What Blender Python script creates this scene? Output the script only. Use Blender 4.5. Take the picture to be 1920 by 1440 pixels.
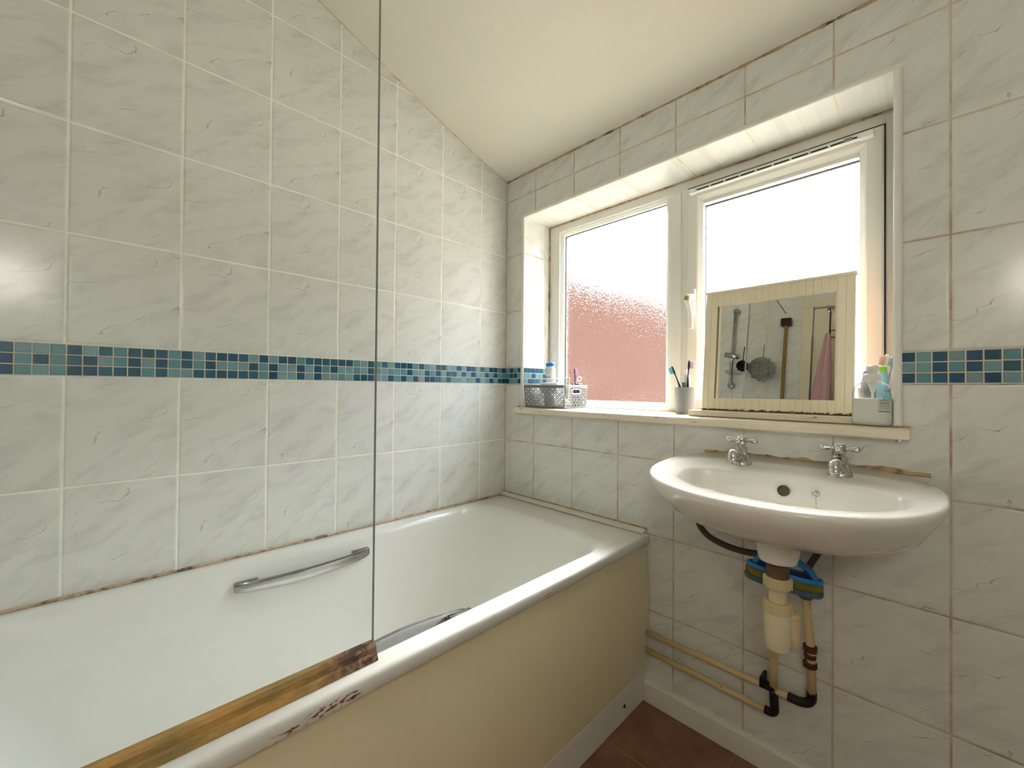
import bpy, bmesh, math, random
from mathutils import Vector, Matrix, noise
S = bpy.context.scene
for o in list(bpy.data.objects): bpy.data.objects.remove(o)
random.seed(4)
PI = math.pi

# ------------------------------------------------------------------ camera
camd = bpy.data.cameras.new('camera'); cam = bpy.data.objects.new('camera', camd)
S.collection.objects.link(cam); S.camera = cam
Rr = Vector((0.7015784, 0.71253678, 0.00889288)); Uu = Vector((1.6041e-4, -0.01263754, 0.99992013)); Ff = Vector((-0.71259225, 0.70152094, 0.00898053))
m = Matrix.Identity(4)
for i in range(3):
    m[i][0] = Rr[i]; m[i][1] = Uu[i]; m[i][2] = -Ff[i]
m.translation = Vector((1.3474, -1.2843, 1.0186))
cam.matrix_world = m
camd.sensor_fit = 'HORIZONTAL'; camd.sensor_width = 36; camd.lens = 776.78/1920*36
camd.clip_start = .01; camd.clip_end = 200

# ------------------------------------------------------------------ world, sun, exposure
W = bpy.data.worlds.new('sky'); S.world = W; W.use_nodes = True
wt = W.node_tree; bg = wt.nodes['Background']
tc = wt.nodes.new('ShaderNodeTexCoord'); sx = wt.nodes.new('ShaderNodeSeparateXYZ'); cr = wt.nodes.new('ShaderNodeValToRGB')
wt.links.new(tc.outputs['Generated'], sx.inputs[0]); wt.links.new(sx.outputs[2], cr.inputs[0])
cr.color_ramp.elements[0].position = 0; cr.color_ramp.elements[0].color = (.96, .97, 1, 1)
cr.color_ramp.elements[1].position = .8; cr.color_ramp.elements[1].color = (.88, .94, 1, 1)
mr = wt.nodes.new('ShaderNodeMapRange'); mr.interpolation_type = 'SMOOTHSTEP'
wt.links.new(sx.outputs[2], mr.inputs[0])
for i, v in enumerate((.15, .56, 1.05, 24.0)): mr.inputs[i+1].default_value = v
wt.links.new(cr.outputs[0], bg.inputs[0]); wt.links.new(mr.outputs[0], bg.inputs[1])
sd = bpy.data.lights.new('sun', 'SUN'); sd.energy = 60; sd.angle = math.radians(24); sd.color = (1, .95, .86)
sun = bpy.data.objects.new('sun', sd); S.collection.objects.link(sun)
sun.rotation_euler = Vector((.22, -1, -1.28)).to_track_quat('-Z', 'Y').to_euler()
S.view_settings.view_transform = 'Standard'; S.view_settings.look = 'None'
S.view_settings.gamma = 1; S.view_settings.use_curve_mapping = False
S.view_settings.exposure = 0

# ------------------------------------------------------------------ node helper
def srgb(r, g, b):
    f = lambda c: (c/255/12.92) if c/255 <= .04045 else ((c/255+.055)/1.055)**2.4
    return (f(r), f(g), f(b), 1)
class NT:
    def __init__(s, name):
        s.m = bpy.data.materials.new(name); s.m.use_nodes = True; s.t = s.m.node_tree
        s.b = s.t.nodes['Principled BSDF']; s.o = s.t.nodes['Material Output']
    def n(s, typ, **k):
        x = s.t.nodes.new('ShaderNode'+typ)
        for a, v in k.items(): setattr(x, a, v)
        return x
    def set(s, sock, v):
        if isinstance(v, bpy.types.NodeSocket): s.t.links.new(v, sock)
        else: sock.default_value = v
    def math(s, op, a, b=None, c=None, clamp=False):
        x = s.n('Math', operation=op, use_clamp=clamp)
        for i, v in enumerate((a, b, c)):
            if v is not None: s.set(x.inputs[i], v)
        return x.outputs[0]
    def mix(s, f, a, b):
        x = s.n('Mix', data_type='RGBA'); s.set(x.inputs[0], f); s.set(x.inputs[6], a); s.set(x.inputs[7], b); return x.outputs[2]
    def smooth(s, v, lo, hi, a=0., b=1.):
        x = s.n('MapRange', interpolation_type='SMOOTHSTEP'); s.set(x.inputs[0], v)
        for i, q in enumerate((lo, hi, a, b)): x.inputs[i+1].default_value = q
        return x.outputs[0]
    def noise(s, vec=None, scale=5, detail=2, rough=.5, dist=0):
        x = s.n('TexNoise'); x.inputs['Scale'].default_value = scale; x.inputs['Detail'].default_value = detail
        x.inputs['Roughness'].default_value = rough; x.inputs['Distortion'].default_value = dist
        if vec is not None: s.t.links.new(vec, x.inputs['Vector'])
        return x.outputs[0]
    def pos(s): return s.n('NewGeometry').outputs['Position']
    def xyz(s, v=None):
        x = s.n('SeparateXYZ'); s.t.links.new(v or s.pos(), x.inputs[0]); return x.outputs
    def comb(s, a, b, c):
        x = s.n('CombineXYZ')
        for i, v in enumerate((a, b, c)): s.set(x.inputs[i], v)
        return x.outputs[0]
    def bump(s, h, strength=.3, dist=.002):
        x = s.n('Bump'); x.inputs['Strength'].default_value = strength; x.inputs['Distance'].default_value = dist
        s.t.links.new(h, x.inputs['Height']); s.t.links.new(x.outputs[0], s.b.inputs['Normal'])
def P(name, col, rough=.5, metal=0, coat=0, bumps=None, var=0, trans=0, ior=1.45, alpha=1):
    """plain procedural material: colour with slight noise variation and optional fine bump"""
    N = NT(name); b = N.b
    c = srgb(*col)
    if var:
        f = N.noise(N.pos(), 30, 4); c2 = tuple(x*(1-var) for x in c[:3])+(1,)
        N.set(b.inputs['Base Color'], N.mix(f, c, c2))
    else: b.inputs['Base Color'].default_value = c
    b.inputs['Roughness'].default_value = rough; b.inputs['Metallic'].default_value = metal
    b.inputs['Coat Weight'].default_value = coat; b.inputs['Transmission Weight'].default_value = trans
    b.inputs['IOR'].default_value = ior; b.inputs['Alpha'].default_value = alpha
    if bumps: N.bump(N.noise(N.pos(), bumps[0], 4), bumps[1], .002)
    return N.m

# ------------------------------------------------------------------ tile material
TW, TH, ZS, ZT = .2, .24738, 1.035, 1.107      # tile width / height, strip bottom / top
def tile_mat(name, ax, off, grout, gdirt, flip=1, tilt=1, horiz=True, base=(227, 228, 221)):
    N = NT(name); X = N.xyz()
    u = N.math('MULTIPLY', X[ax], flip); z = X[2]
    cu = N.math('DIVIDE', N.math('SUBTRACT', u, off), TW)
    below = N.math('DIVIDE', N.math('SUBTRACT', z, ZS), TH)
    above = N.math('DIVIDE', N.math('SUBTRACT', z, ZT), TH)
    sel = N.math('GREATER_THAN', z, (ZS+ZT)/2)
    cv = N.math('ADD', N.math('MULTIPLY', above, sel), N.math('MULTIPLY', below, N.math('SUBTRACT', 1, sel)))
    if not horiz: cv = N.math('ADD', N.math('MULTIPLY', cv, 0), .5)
    def edge(c, w):
        f = N.math('FRACT', c); return N.math('MULTIPLY', N.math('MINIMUM', f, N.math('SUBTRACT', 1, f)), w)
    d = N.math('MINIMUM', edge(cu, TW), edge(cv, TH))
    wob = N.math('MULTIPLY', N.math('SUBTRACT', N.noise(N.pos(), 60, 2), .5), .0012)
    d2 = N.math('ADD', d, wob)
    g = N.smooth(d2, .0016, .0028)           # 0 grout, 1 tile
    wn = N.n('TexWhiteNoise', noise_dimensions='2D')
    N.set(wn.inputs['Vector'], N.comb(N.math('FLOOR', cu), N.math('FLOOR', cv), 0))
    r = N.math('FLOOR', N.math('MULTIPLY', wn.outputs[0], 4))
    # position inside one tile, repeated so that tiles share a few prints
    lu = N.math('MULTIPLY', N.math('FRACT', cu), TW); lv = N.math('MULTIPLY', N.math('FRACT', cv), TH)
    a = math.radians(33)*tilt; ca, sa = math.cos(a), math.sin(a)
    p = N.math('ADD', N.math('MULTIPLY', lu, ca), N.math('MULTIPLY', lv, sa))
    q = N.math('SUBTRACT', N.math('MULTIPLY', lv, ca), N.math('MULTIPLY', lu, sa))
    vec = N.comb(N.math('MULTIPLY', p, .30), q, N.math('MULTIPLY', r, 1.37))
    wv = N.comb(N.math('MULTIPLY', p, .8), q, N.math('MULTIPLY', r, 1.37))
    n1 = N.noise(wv, 13, 4, .5, .1)
    v = N.math('ADD', N.math('MULTIPLY', q, 9.), N.math('ADD', N.math('MULTIPLY', n1, 1.5), N.math('MULTIPLY', r, .31)))
    e_ = N.math('ABSOLUTE', N.math('SUBTRACT', N.math('FRACT', v), .5))
    mk = N.smooth(N.noise(N.comb(lu, lv, N.math('MULTIPLY', r, 3.1)), 21, 2, .5), .46, .66)
    wd = N.math('ADD', .006, N.math('MULTIPLY', mk, .013))
    ln = N.math('SUBTRACT', 1, N.math('DIVIDE', e_, wd), clamp=True)
    vein = N.math('MULTIPLY', ln, N.math('ADD', .16, N.math('MULTIPLY', mk, .62)))
    n3 = N.noise(N.comb(N.math('MULTIPLY', p, .4), q, N.math('ADD', r, 9)), 22, 5, .65, .4)
    cl = N.smooth(n3, .42, .78)
    c0 = srgb(*base); c1 = tuple(k*.80 for k in c0[:3])+(1,)
    col = N.mix(cl, c0, c1); col = N.mix(vein, col, srgb(128, 124, 120))
    gn = N.smooth(N.noise(N.pos(), 9, 4, .65), .42, .66)
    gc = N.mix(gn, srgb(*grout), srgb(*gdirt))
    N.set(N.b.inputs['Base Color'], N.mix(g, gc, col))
    N.set(N.b.inputs['Roughness'], N.math('SUBTRACT', .75, N.math('MULTIPLY', g, .59)))
    N.b.inputs['Specular IOR Level'].default_value = .45
    h = N.math('ADD', N.smooth(d2, .001, .006), N.math('MULTIPLY', N.noise(N.pos(), 5, 1), .25))
    N.bump(h, .5, .0016)
    return N.m
M = {}
M['tile_left'] = tile_mat('tile_left', 1, .1477, (250, 248, 238), (240, 234, 218), flip=-1, tilt=-1)
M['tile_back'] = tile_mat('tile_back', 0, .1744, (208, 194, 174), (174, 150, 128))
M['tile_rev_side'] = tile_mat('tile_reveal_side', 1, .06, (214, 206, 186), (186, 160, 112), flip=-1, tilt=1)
M['tile_rev_side'].name = 'tile_reveal_side'
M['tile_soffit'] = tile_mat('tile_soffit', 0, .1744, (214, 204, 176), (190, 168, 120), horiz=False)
M['tile_right'] = tile_mat('tile_right', 1, .05, (200, 190, 170), (170, 150, 130))
M['tile_front'] = tile_mat('tile_front', 0, .145, (214, 208, 196), (200, 190, 176))

def ceiling_mat():
    N = NT('ceiling_paint'); f = N.noise(N.pos(), 2.2, 3); g = N.noise(N.pos(), 160, 2)
    N.set(N.b.inputs['Base Color'], N.mix(f, srgb(240, 236, 224), srgb(231, 225, 210)))
    N.b.inputs['Roughness'].default_value = .8; N.bump(g, .06, .001); return N.m
M['ceiling'] = ceiling_mat()
def floor_mat():
    N = NT('floor_tile'); X = N.xyz()
    c, s = math.cos(.0), math.sin(.0)
    def e(v, o):
        f = N.math('FRACT', N.math('DIVIDE', N.math('ADD', v, o), .33)); return N.math('MULTIPLY', N.math('MINIMUM', f, N.math('SUBTRACT', 1, f)), .33)
    d = N.math('MINIMUM', e(X[0], .03), e(X[1], .235))
    g = N.smooth(d, .0012, .0025)
    n = N.noise(N.pos(), 12, 5, .6)
    col = N.mix(N.smooth(n, .3, .7), srgb(142, 100, 76), srgb(120, 82, 60))
    N.set(N.b.inputs['Base Color'], N.mix(g, srgb(156, 116, 88), col)); N.b.inputs['Roughness'].default_value = .5
    N.bump(g, .3, .001); return N.m
M['floor'] = floor_mat()
def worn(name, col, col2, dirt, thr=(.60, .70), scale=(26, 90), rough=.45, stretch=(1, 1, 1)):
    """paint with worn, stained patches"""
    N = NT(name); mp = N.n('Mapping'); N.set(mp.inputs[0], N.pos()); mp.inputs['Scale'].default_value = stretch
    n1 = N.noise(mp.outputs[0], scale[0], 5, .7); n2 = N.noise(mp.outputs[0], scale[1], 4, .6)
    f = N.smooth(N.math('ADD', N.math('MULTIPLY', n1, .75), N.math('MULTIPLY', n2, .25)), *thr)
    N.set(N.b.inputs['Base Color'], N.mix(f, N.mix(N.noise(N.pos(), 6, 3), srgb(*col), srgb(*col2)), srgb(*dirt)))
    N.b.inputs['Roughness'].default_value = rough; N.bump(N.math('SUBTRACT', 1, f), .3, .0008); return N.m
M['sill'] = worn('sill_paint', (236, 228, 208), (226, 214, 188), (150, 122, 80), (.60, .66), (16, 70), .4, (1, 1.5, 3))
M['sealant'] = worn('old_sealant', (196, 170, 128), (178, 146, 100), (92, 62, 40), (.48, .62), (14, 60), .6)
M['sealant_pale'] = worn('pale_sealant', (222, 212, 188), (206, 192, 158), (150, 112, 66), (.50, .66), (10, 70), .6)
M['sealant_dark'] = worn('mouldy_sealant', (206, 184, 156), (184, 156, 124), (96, 66, 48), (.48, .62), (18, 70), .6)
M['upvc'] = P('white_upvc', (233, 232, 224), .3, var=.03)
M['upvc_trim'] = P('tile_trim', (236, 234, 226), .28, var=.04)
M['rubber'] = P('black_gasket', (30, 30, 30), .6)
M['chrome'] = P('chrome', (205, 205, 205), .08, metal=1)
M['dull_chrome'] = P('tarnished_chrome', (186, 186, 186), .11, metal=1, bumps=(120, .1), var=.3)
M['ceramic'] = P('white_ceramic', (232, 230, 222), .12, coat=.4)
M['white_plastic'] = P('white_plastic', (236, 234, 228), .35)
M['cream_plastic'] = P('cream_plastic', (222, 204, 160), .45, var=.1)
M['cream_pipe'] = worn('cream_painted_pipe', (214, 194, 146), (204, 180, 130), (128, 96, 60), (.62, .72), (20, 80), .5)
M['black_paint'] = P('black_fitting', (20, 18, 18), .35)
M['rust'] = P('rusty_fitting', (92, 38, 26), .55, bumps=(200, .3), var=.5)
M['brass_dirty'] = P('corroded_tail', (112, 88, 66), .6, bumps=(150, .4), var=.4)
M['skirt'] = P('white_gloss_board', (226, 222, 212), .35, var=.04)
M['screw'] = P('dark_screw', (40, 32, 28), .5)
M['grey_plastic'] = P('grey_plastic', (128, 128, 126), .45)
M['tumbler'] = P('grey_tumbler', (146, 146, 146), .45)
M['black_plastic'] = P('black_plastic', (22, 22, 26), .35)
M['teal_plastic'] = P('teal_plastic', (20, 130, 130), .35)
M['teal_bristle'] = P('teal_bristles', (90, 200, 205), .6)
M['lilac_bristle'] = P('lilac_bristles', (205, 165, 215), .6)
M['pink_bristle'] = P('pink_bristles', (238, 190, 172), .6)
M['purple_plastic'] = P('purple_plastic', (70, 50, 80), .35)
M['blue_plastic'] = P('blue_plastic', (30, 120, 215), .3)
M['green_plastic'] = P('green_plastic', (60, 140, 40), .35)
M['ink_navy'] = P('navy_ink', (30, 50, 90), .5)
M['ink_teal'] = P('teal_ink', (60, 150, 160), .5)
M['ink_pale'] = P('pale_blue_label', (150, 205, 215), .5)
M['ink_gold'] = P('gold_ink', (190, 160, 60), .5)
M['soap'] = P('white_liquid_soap', (240, 238, 228), .3)
M['hose'] = P('braided_hose', (92, 84, 74), .45, metal=.5, bumps=(400, .6), var=.3)
M['sponge_blue'] = P('blue_sponge_plastic', (40, 130, 205), .45)
M['sponge_navy'] = P('navy_recess', (16, 48, 120), .5)
M['sponge_olive'] = P('olive_sponge', (128, 118, 30), .9, bumps=(300, .8), var=.3)
M['sponge_scour'] = P('blue_scourer', (90, 120, 140), .95, bumps=(500, 1), var=.4)
M['cream_paint'] = P('cream_door_paint', (226, 216, 190), .45, var=.04)
M['pink_towel'] = P('pink_towelling', (206, 164, 168), .95, bumps=(300, .7), var=.1)
M['black_cloth'] = P('black_cloth', (16, 14, 20), .95, bumps=(200, .4))
M['grey_puff'] = P('grey_net', (120, 126, 118), .9, bumps=(300, .8), var=.3)
M['wire'] = P('dark_wire', (40, 36, 34), .4, metal=.6)
M['dark_metal'] = P('dark_clamp', (52, 48, 44), .35, metal=.7)

def thin_glass(name, tint, transp, spec_rough=.02, pw=5., amp=.7):
    """thin clear sheet: passes light straight on with a Fresnel reflection"""
    N = NT(name); N.t.nodes.remove(N.b)
    tr = N.n('BsdfTransparent'); tr.inputs[0].default_value = tint
    gl = N.n('BsdfGlossy'); gl.inputs['Roughness'].default_value = spec_rough
    fr = N.n('LayerWeight'); fr.inputs[0].default_value = .5; ff = N.math('ADD', N.math('MULTIPLY', N.math('POWER', fr.outputs['Facing'], pw), amp), .04)
    mx = N.n('MixShader'); N.set(mx.inputs[0], ff); N.set(mx.inputs[1], tr.outputs[0]); N.set(mx.inputs[2], gl.outputs[0])
    N.set(N.o.inputs[0], mx.outputs[0]); return N.m
M['screen_glass'] = thin_glass('screen_glass', (.972, .985, .975, 1), 1)
M['clear_plastic'] = thin_glass('clear_plastic', (.88, .90, .90, 1), 1, .08)
M['bottle_clear'] = thin_glass('clear_bottle', (.90, .92, .90, 1), 1, .05, 2.6, .75)
M['glass_edge'] = P('glass_edge', (124, 138, 130), .15)

def obscure():
    """textured bathroom glass: rippled refraction, some straight view, some scatter"""
    N = NT('obscure_glass'); N.t.nodes.remove(N.b)
    p = N.pos()
    mp = N.n('Mapping'); N.set(mp.inputs[0], p); mp.inputs['Scale'].default_value = (1, 1, .72)
    v = N.n('TexVoronoi', feature='SMOOTH_F1'); v.inputs['Scale'].default_value = 125; N.set(v.inputs['Vector'], mp.outputs[0])
    nz = N.noise(p, 115, 3, .55, .3)
    h = N.math('ADD', v.outputs['Distance'], N.math('MULTIPLY', nz, 1.2))
    bu = N.n('Bump'); gn = N.n('NewGeometry'); N.set(bu.inputs['Strength'], N.math('LESS_THAN', N.xyz(gn.outputs['True Normal'])[1], 0)); bu.inputs['Distance'].default_value = .0016; N.set(bu.inputs['Height'], h)
    rf = N.n('BsdfRefraction'); rf.inputs['IOR'].default_value = 1.45; rf.inputs['Roughness'].default_value = .05; rf.distribution = 'BECKMANN'
    N.set(rf.inputs['Normal'], bu.outputs[0]); rf.inputs['Color'].default_value = (.95, .97, 1, 1)
    tr = N.n('BsdfTransparent'); tr.inputs[0].default_value = (.95, .97, 1, 1)
    tl = N.n('BsdfTranslucent'); tl.inputs[0].default_value = (.95, .96, 1, 1)
    m1 = N.n('MixShader'); m1.inputs[0].default_value = .5
    N.set(m1.inputs[1], rf.outputs[0]); N.set(m1.inputs[2], tr.outputs[0])
    m2 = N.n('MixShader'); m2.inputs[0].default_value = .0005
    N.set(m2.inputs[1], m1.outputs[0]); N.set(m2.inputs[2], tl.outputs[0])
    gl = N.n('BsdfGlossy'); gl.inputs['Roughness'].default_value = .05; N.set(gl.inputs['Normal'], bu.outputs[0])
    m3 = N.n('MixShader'); m3.inputs[0].default_value = .04
    N.set(m3.inputs[1], m2.outputs[0]); N.set(m3.inputs[2], gl.outputs[0])
    N.set(N.o.inputs[0], m3.outputs[0]); return N.m
M['obscure'] = obscure()
def mirror_mat():
    N = NT('mirror_silver'); N.b.inputs['Base Color'].default_value = (.76, .78, .75, 1)
    N.b.inputs['Metallic'].default_value = 1; N.b.inputs['Roughness'].default_value = .012; return N.m
M['mirror'] = mirror_mat()
def bead_mat():
    N = NT('cream_beadboard_paint'); X = N.xyz()
    n = N.noise(N.comb(N.math('MULTIPLY', X[0], 1), 0, N.math('MULTIPLY', X[2], 2)), 75, 3, .7)
    h = N.math('SUBTRACT', X[2], .9575)
    f = N.smooth(N.math('SUBTRACT', N.math('MULTIPLY', N.math('SUBTRACT', n, .36), .021), h), -.0004, .0012)
    spk = N.smooth(N.noise(N.pos(), 170, 1), .80, .83)
    c = N.mix(N.noise(N.pos(), 9, 3), srgb(240, 232, 206), srgb(232, 220, 188))
    c = N.mix(f, c, srgb(98, 64, 36)); c = N.mix(N.math('MULTIPLY', spk, .6), c, srgb(150, 120, 80))
    N.set(N.b.inputs['Base Color'], c); N.b.inputs['Roughness'].default_value = .5; return N.m
M['bead'] = bead_mat()
def bath_mat():
    """bath enamel with the rust chips on its front lip"""
    N = NT('bath_acrylic'); X = N.xyz()
    base = N.mix(N.noise(N.pos(), 4, 2), srgb(232, 233, 226), srgb(226, 227, 220))
    chips = None
    for (y0, y1, z0, th) in ((-1.06, -.985, .524, .56), (-1.115, -1.045, .518, .60), (-.862, -.835, .522, .66), (-.53, -.50, .524, .64)):
        iny = N.math('MULTIPLY', N.smooth(X[1], y0-.012, y0+.008), N.smooth(X[1], y1-.008, y1+.012, 1., 0.))
        inz = N.smooth(N.math('ABSOLUTE', N.math('SUBTRACT', X[2], z0)), .004, .010, 1., 0.)
        inx = N.math('GREATER_THAN', X[0], .686)
        nn = N.noise(N.comb(N.math('MULTIPLY', X[1], .3), 0, N.math('SUBTRACT', X[2], N.math('MULTIPLY', X[1], .1))), 210, 4, .6)
        c = N.math('MULTIPLY', N.math('MULTIPLY', N.math('MULTIPLY', iny, inz), inx), N.smooth(nn, th-.05, th-.01))
        chips = c if chips is None else N.math('MAXIMUM', chips, c)
    N.set(N.b.inputs['Base Color'], N.mix(chips, base, srgb(122, 62, 40)))
    N.b.inputs['Roughness'].default_value = .16; N.b.inputs['Coat Weight'].default_value = .3; return N.m
M['bath'] = bath_mat()
M['panel'] = P('cream_bath_panel', (230, 221, 186), .3, var=.03)
def seal_strip():
    N = NT('yellowed_seal'); X = N.xyz()
    n = N.noise(N.comb(N.math('MULTIPLY', X[1], .25), X[0], X[2]), 60, 4, .65)
    c = N.mix(N.smooth(n, .35, .65), srgb(180, 136, 68), srgb(134, 112, 64))
    end = N.smooth(X[1], -1.07, -.96)
    mould = N.math('MULTIPLY', N.smooth(N.noise(N.pos(), 55, 5, .7), .42, .56), N.math('ADD', N.math('MULTIPLY', end, .9), .04))
    c = N.mix(N.math('MULTIPLY', end, .7), c, srgb(128, 96, 84)); c = N.mix(mould, c, srgb(52, 34, 30))
    N.set(N.b.inputs['Base Color'], c); N.b.inputs['Roughness'].default_value = .4; return N.m
M['yellow_seal'] = seal_strip()
def brick():
    N = NT('terracotta_render'); f = N.noise(N.pos(), 2.5, 5, .6)
    N.set(N.b.inputs['Base Color'], N.mix(f, srgb(70, 33, 6), srgb(56, 25, 5))); N.b.inputs['Roughness'].default_value = .9; return N.m
M['brick'] = brick()
M['coping'] = P('pale_coping', (92, 72, 54), .8)
M['yard'] = P('yard_concrete', (142, 134, 120), .9, var=.2)
M['leaf'] = P('foliage', (46, 66, 56), .8, var=.4)
M['pole'] = P('grey_pole', (70, 74, 80), .6)
MOS = [P('mosaic_navy', (10, 72, 112), .1, coat=.5, var=.15), P('mosaic_petrol', (10, 92, 120), .1, coat=.5, var=.15),
       P('mosaic_teal', (84, 142, 150), .1, coat=.5, var=.12), P('mosaic_aqua', (112, 156, 162), .1, coat=.5, var=.12),
       P('mosaic_slate', (120, 152, 160), .1, coat=.5, var=.12), P('mosaic_deep', (8, 78, 102), .1, coat=.5, var=.15)]
M['mos_grout'] = P('mosaic_grout', (226, 221, 204), .8, var=.08)

# ------------------------------------------------------------------ mesh helpers
LOC = {}
def base_of(bm):
    xs = [v.co.x for v in bm.verts]; ys = [v.co.y for v in bm.verts]; zs = [v.co.z for v in bm.verts]
    return Vector(((min(xs)+max(xs))/2, (min(ys)+max(ys))/2, min(zs)))
def obj(name, bm, mat, parent=None, smooth=False, label=None, cat=None, group=None, kind=None, sub=0, autos=None):
    """bm is in world coordinates"""
    o_ = base_of(bm); bmesh.ops.translate(bm, verts=bm.verts, vec=-o_)
    me = bpy.data.meshes.new(name)
    if smooth or autos:
        for f in bm.faces: f.smooth = True
    if autos:
        for e in bm.edges:
            if len(e.link_faces) == 2 and e.calc_face_angle(0) > math.radians(autos): e.smooth = False
    bm.to_mesh(me); bm.free()
    for mm in (mat if isinstance(mat, list) else [mat]): me.materials.append(mm)
    o = bpy.data.objects.new(name, me); S.collection.objects.link(o)
    if parent: o.parent = parent; o.location = o_ - LOC[parent]
    else: o.location = o_
    LOC[o] = o_
    if sub:
        md = o.modifiers.new('s', 'SUBSURF'); md.levels = md.render_levels = sub
    tag(o, label, cat, group, kind); return o
def tag(o, label=None, cat=None, group=None, kind=None):
    for k, v in (('label', label), ('category', cat), ('group', group), ('kind', kind)):
        if v: o[k] = v
def thing(name, loc, label, cat, group=None, kind=None):
    o = bpy.data.objects.new(name, None); S.collection.objects.link(o); o.location = loc; o.empty_display_size = .05
    LOC[o] = Vector(loc); tag(o, label, cat, group, kind); return o
def box(bm, x0, x1, y0, y1, z0, z1, bev=0, seg=2, mi=0):
    r = bmesh.ops.create_cube(bm, size=1)
    vs = r['verts']
    for v in vs: v.co = Vector(((x0+x1)/2+v.co.x*(x1-x0), (y0+y1)/2+v.co.y*(y1-y0), (z0+z1)/2+v.co.z*(z1-z0)))
    fs = {f for v in vs for f in v.link_faces}
    for f in fs: f.material_index = mi
    if bev:
        es = list({e for v in vs for e in v.link_edges})
        rr = bmesh.ops.bevel(bm, geom=es, offset=bev, segments=seg, profile=.5, affect='EDGES')
        for f in rr['faces']: f.material_index = mi
        return list({v for f in rr['faces'] for v in f.verts})
    return vs
def B(*a, **k):
    bm = bmesh.new(); box(bm, *a, **k); return bm
def lathe(bm, prof, seg=32, mat=Matrix.Identity(4), cap=True):
    rings = []
    for r, z in prof:
        rings.append([bm.verts.new(mat @ Vector((r*math.cos(2*PI*i/seg), r*math.sin(2*PI*i/seg), z))) for i in range(seg)])
    for a, b in zip(rings, rings[1:]):
        for i in range(seg):
            j = (i+1) % seg; bm.faces.new((a[i], a[j], b[j], b[i]))
    if cap:
        bm.faces.new(rings[0][::-1]); bm.faces.new(rings[-1])
    return rings
def T(x, y, z): return Matrix.Translation((x, y, z))
def spline(pts, n=8):
    pts = [Vector(p) for p in pts]; out = []
    for i in range(len(pts)-1):
        p0 = pts[max(i-1, 0)]; p1 = pts[i]; p2 = pts[i+1]; p3 = pts[min(i+2, len(pts)-1)]
        for k in range(n):
            t = k/n; out.append(.5*((2*p1)+(p2-p0)*t+(2*p0-5*p1+4*p2-p3)*t*t+(3*p1-p0-3*p2+p3)*t**3))
    out.append(pts[-1]); return out
def tube(bm, pts, rad, seg=14, flat=1.0, up=None):
    pts = [Vector(p) for p in pts]; rings = []
    rads = rad if isinstance(rad, (list, tuple)) else [rad]*len(pts)
    prev = None
    for i, p in enumerate(pts):
        d = (pts[min(i+1, len(pts)-1)]-pts[max(i-1, 0)]).normalized()
        if prev is None:
            a = up or (Vector((0, 0, 1)) if abs(d.z) < .9 else Vector((1, 0, 0)))
            prev = Vector(a)
        n = (prev-d*prev.dot(d)).normalized(); b = d.cross(n); prev = n
        rings.append([bm.verts.new(p+(n*math.cos(2*PI*k/seg)*rads[i]*flat+b*math.sin(2*PI*k/seg)*rads[i])) for k in range(seg)])
    for a, b in zip(rings, rings[1:]):
        for k in range(seg):
            j = (k+1) % seg; bm.faces.new((a[k], a[j], b[j], b[k]))
    bm.faces.new(rings[0][::-1]); bm.faces.new(rings[-1])
def rings_mesh(bm, rings, closed=True, cap0=False, cap1=False):
    R = [[bm.verts.new(p) for p in r] for r in rings]
    n = len(R[0])
    for a, b in zip(R, R[1:]):
        for k in range(n if closed else n-1):
            j = (k+1) % n; bm.faces.new((a[k], a[j], b[j], b[k]))
    if cap0: bm.faces.new(R[0][::-1])
    if cap1: bm.faces.new(R[-1])
    bmesh.ops.recalc_face_normals(bm, faces=bm.faces); return R
def prism(bm, poly, axis, a, b, mi=0):
    """extrude a 2-D polygon along axis (0 x: (y,z); 1 y: (x,z); 2 z: (x,y))"""
    def mk(p, t):
        return Vector({0: (t, p[0], p[1]), 1: (p[0], t, p[1]), 2: (p[0], p[1], t)}[axis])
    A = [bm.verts.new(mk(p, a)) for p in poly]; Bv = [bm.verts.new(mk(p, b)) for p in poly]
    n = len(poly); fs = [bm.faces.new(A[::-1]), bm.faces.new(Bv)]
    for i in range(n):
        j = (i+1) % n; fs.append(bm.faces.new((A[i], A[j], Bv[j], Bv[i])))
    for f in fs: f.material_index = mi
    bmesh.ops.recalc_face_normals(bm, faces=bm.faces)

# ------------------------------------------------------------------ room shell
YR = -1.73; XR = 2.15
RX0, RX1, RZ0, RZ1 = .101, 1.296, .905, 1.763      # hole for the window reveal
prof = [(0, 1.942), (-.145, 1.982), (-.344, 2.048), (-.549, 2.123), (-.822, 2.225), (YR-.12, 2.225+(.822+YR-.12)*-.0-(YR-.12+.822)*.375)]
cpoly = [(y, z) for y, z in prof]
bm = bmesh.new(); prism(bm, [(.212, 0), (.212, 1.95)]+[(y, z+.004) for y, z in prof]+[(YR-.12, 0)], 0, -.12, 0)
obj('wall_left', bm, M['tile_left'], kind='structure')
bm = bmesh.new(); prism(bm, [(.212, 0), (.212, 1.95)]+[(y, z+.004) for y, z in prof]+[(YR-.12, 0)], 0, XR, XR+.12)
obj('wall_right', bm, M['tile_right'], kind='structure')
bm = bmesh.new()
box(bm, 0, RX0, 0, .212, 0, 1.95); box(bm, RX1, XR, 0, .212, 0, 1.95); box(bm, RX0, RX1, 0, .212, 0, RZ0); box(bm, RX0, RX1, 0, .212, RZ1, 1.95)
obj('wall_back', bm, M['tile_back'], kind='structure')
bm = bmesh.new()
DX0, DX1, DZ = .80, 1.56, 1.965
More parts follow.
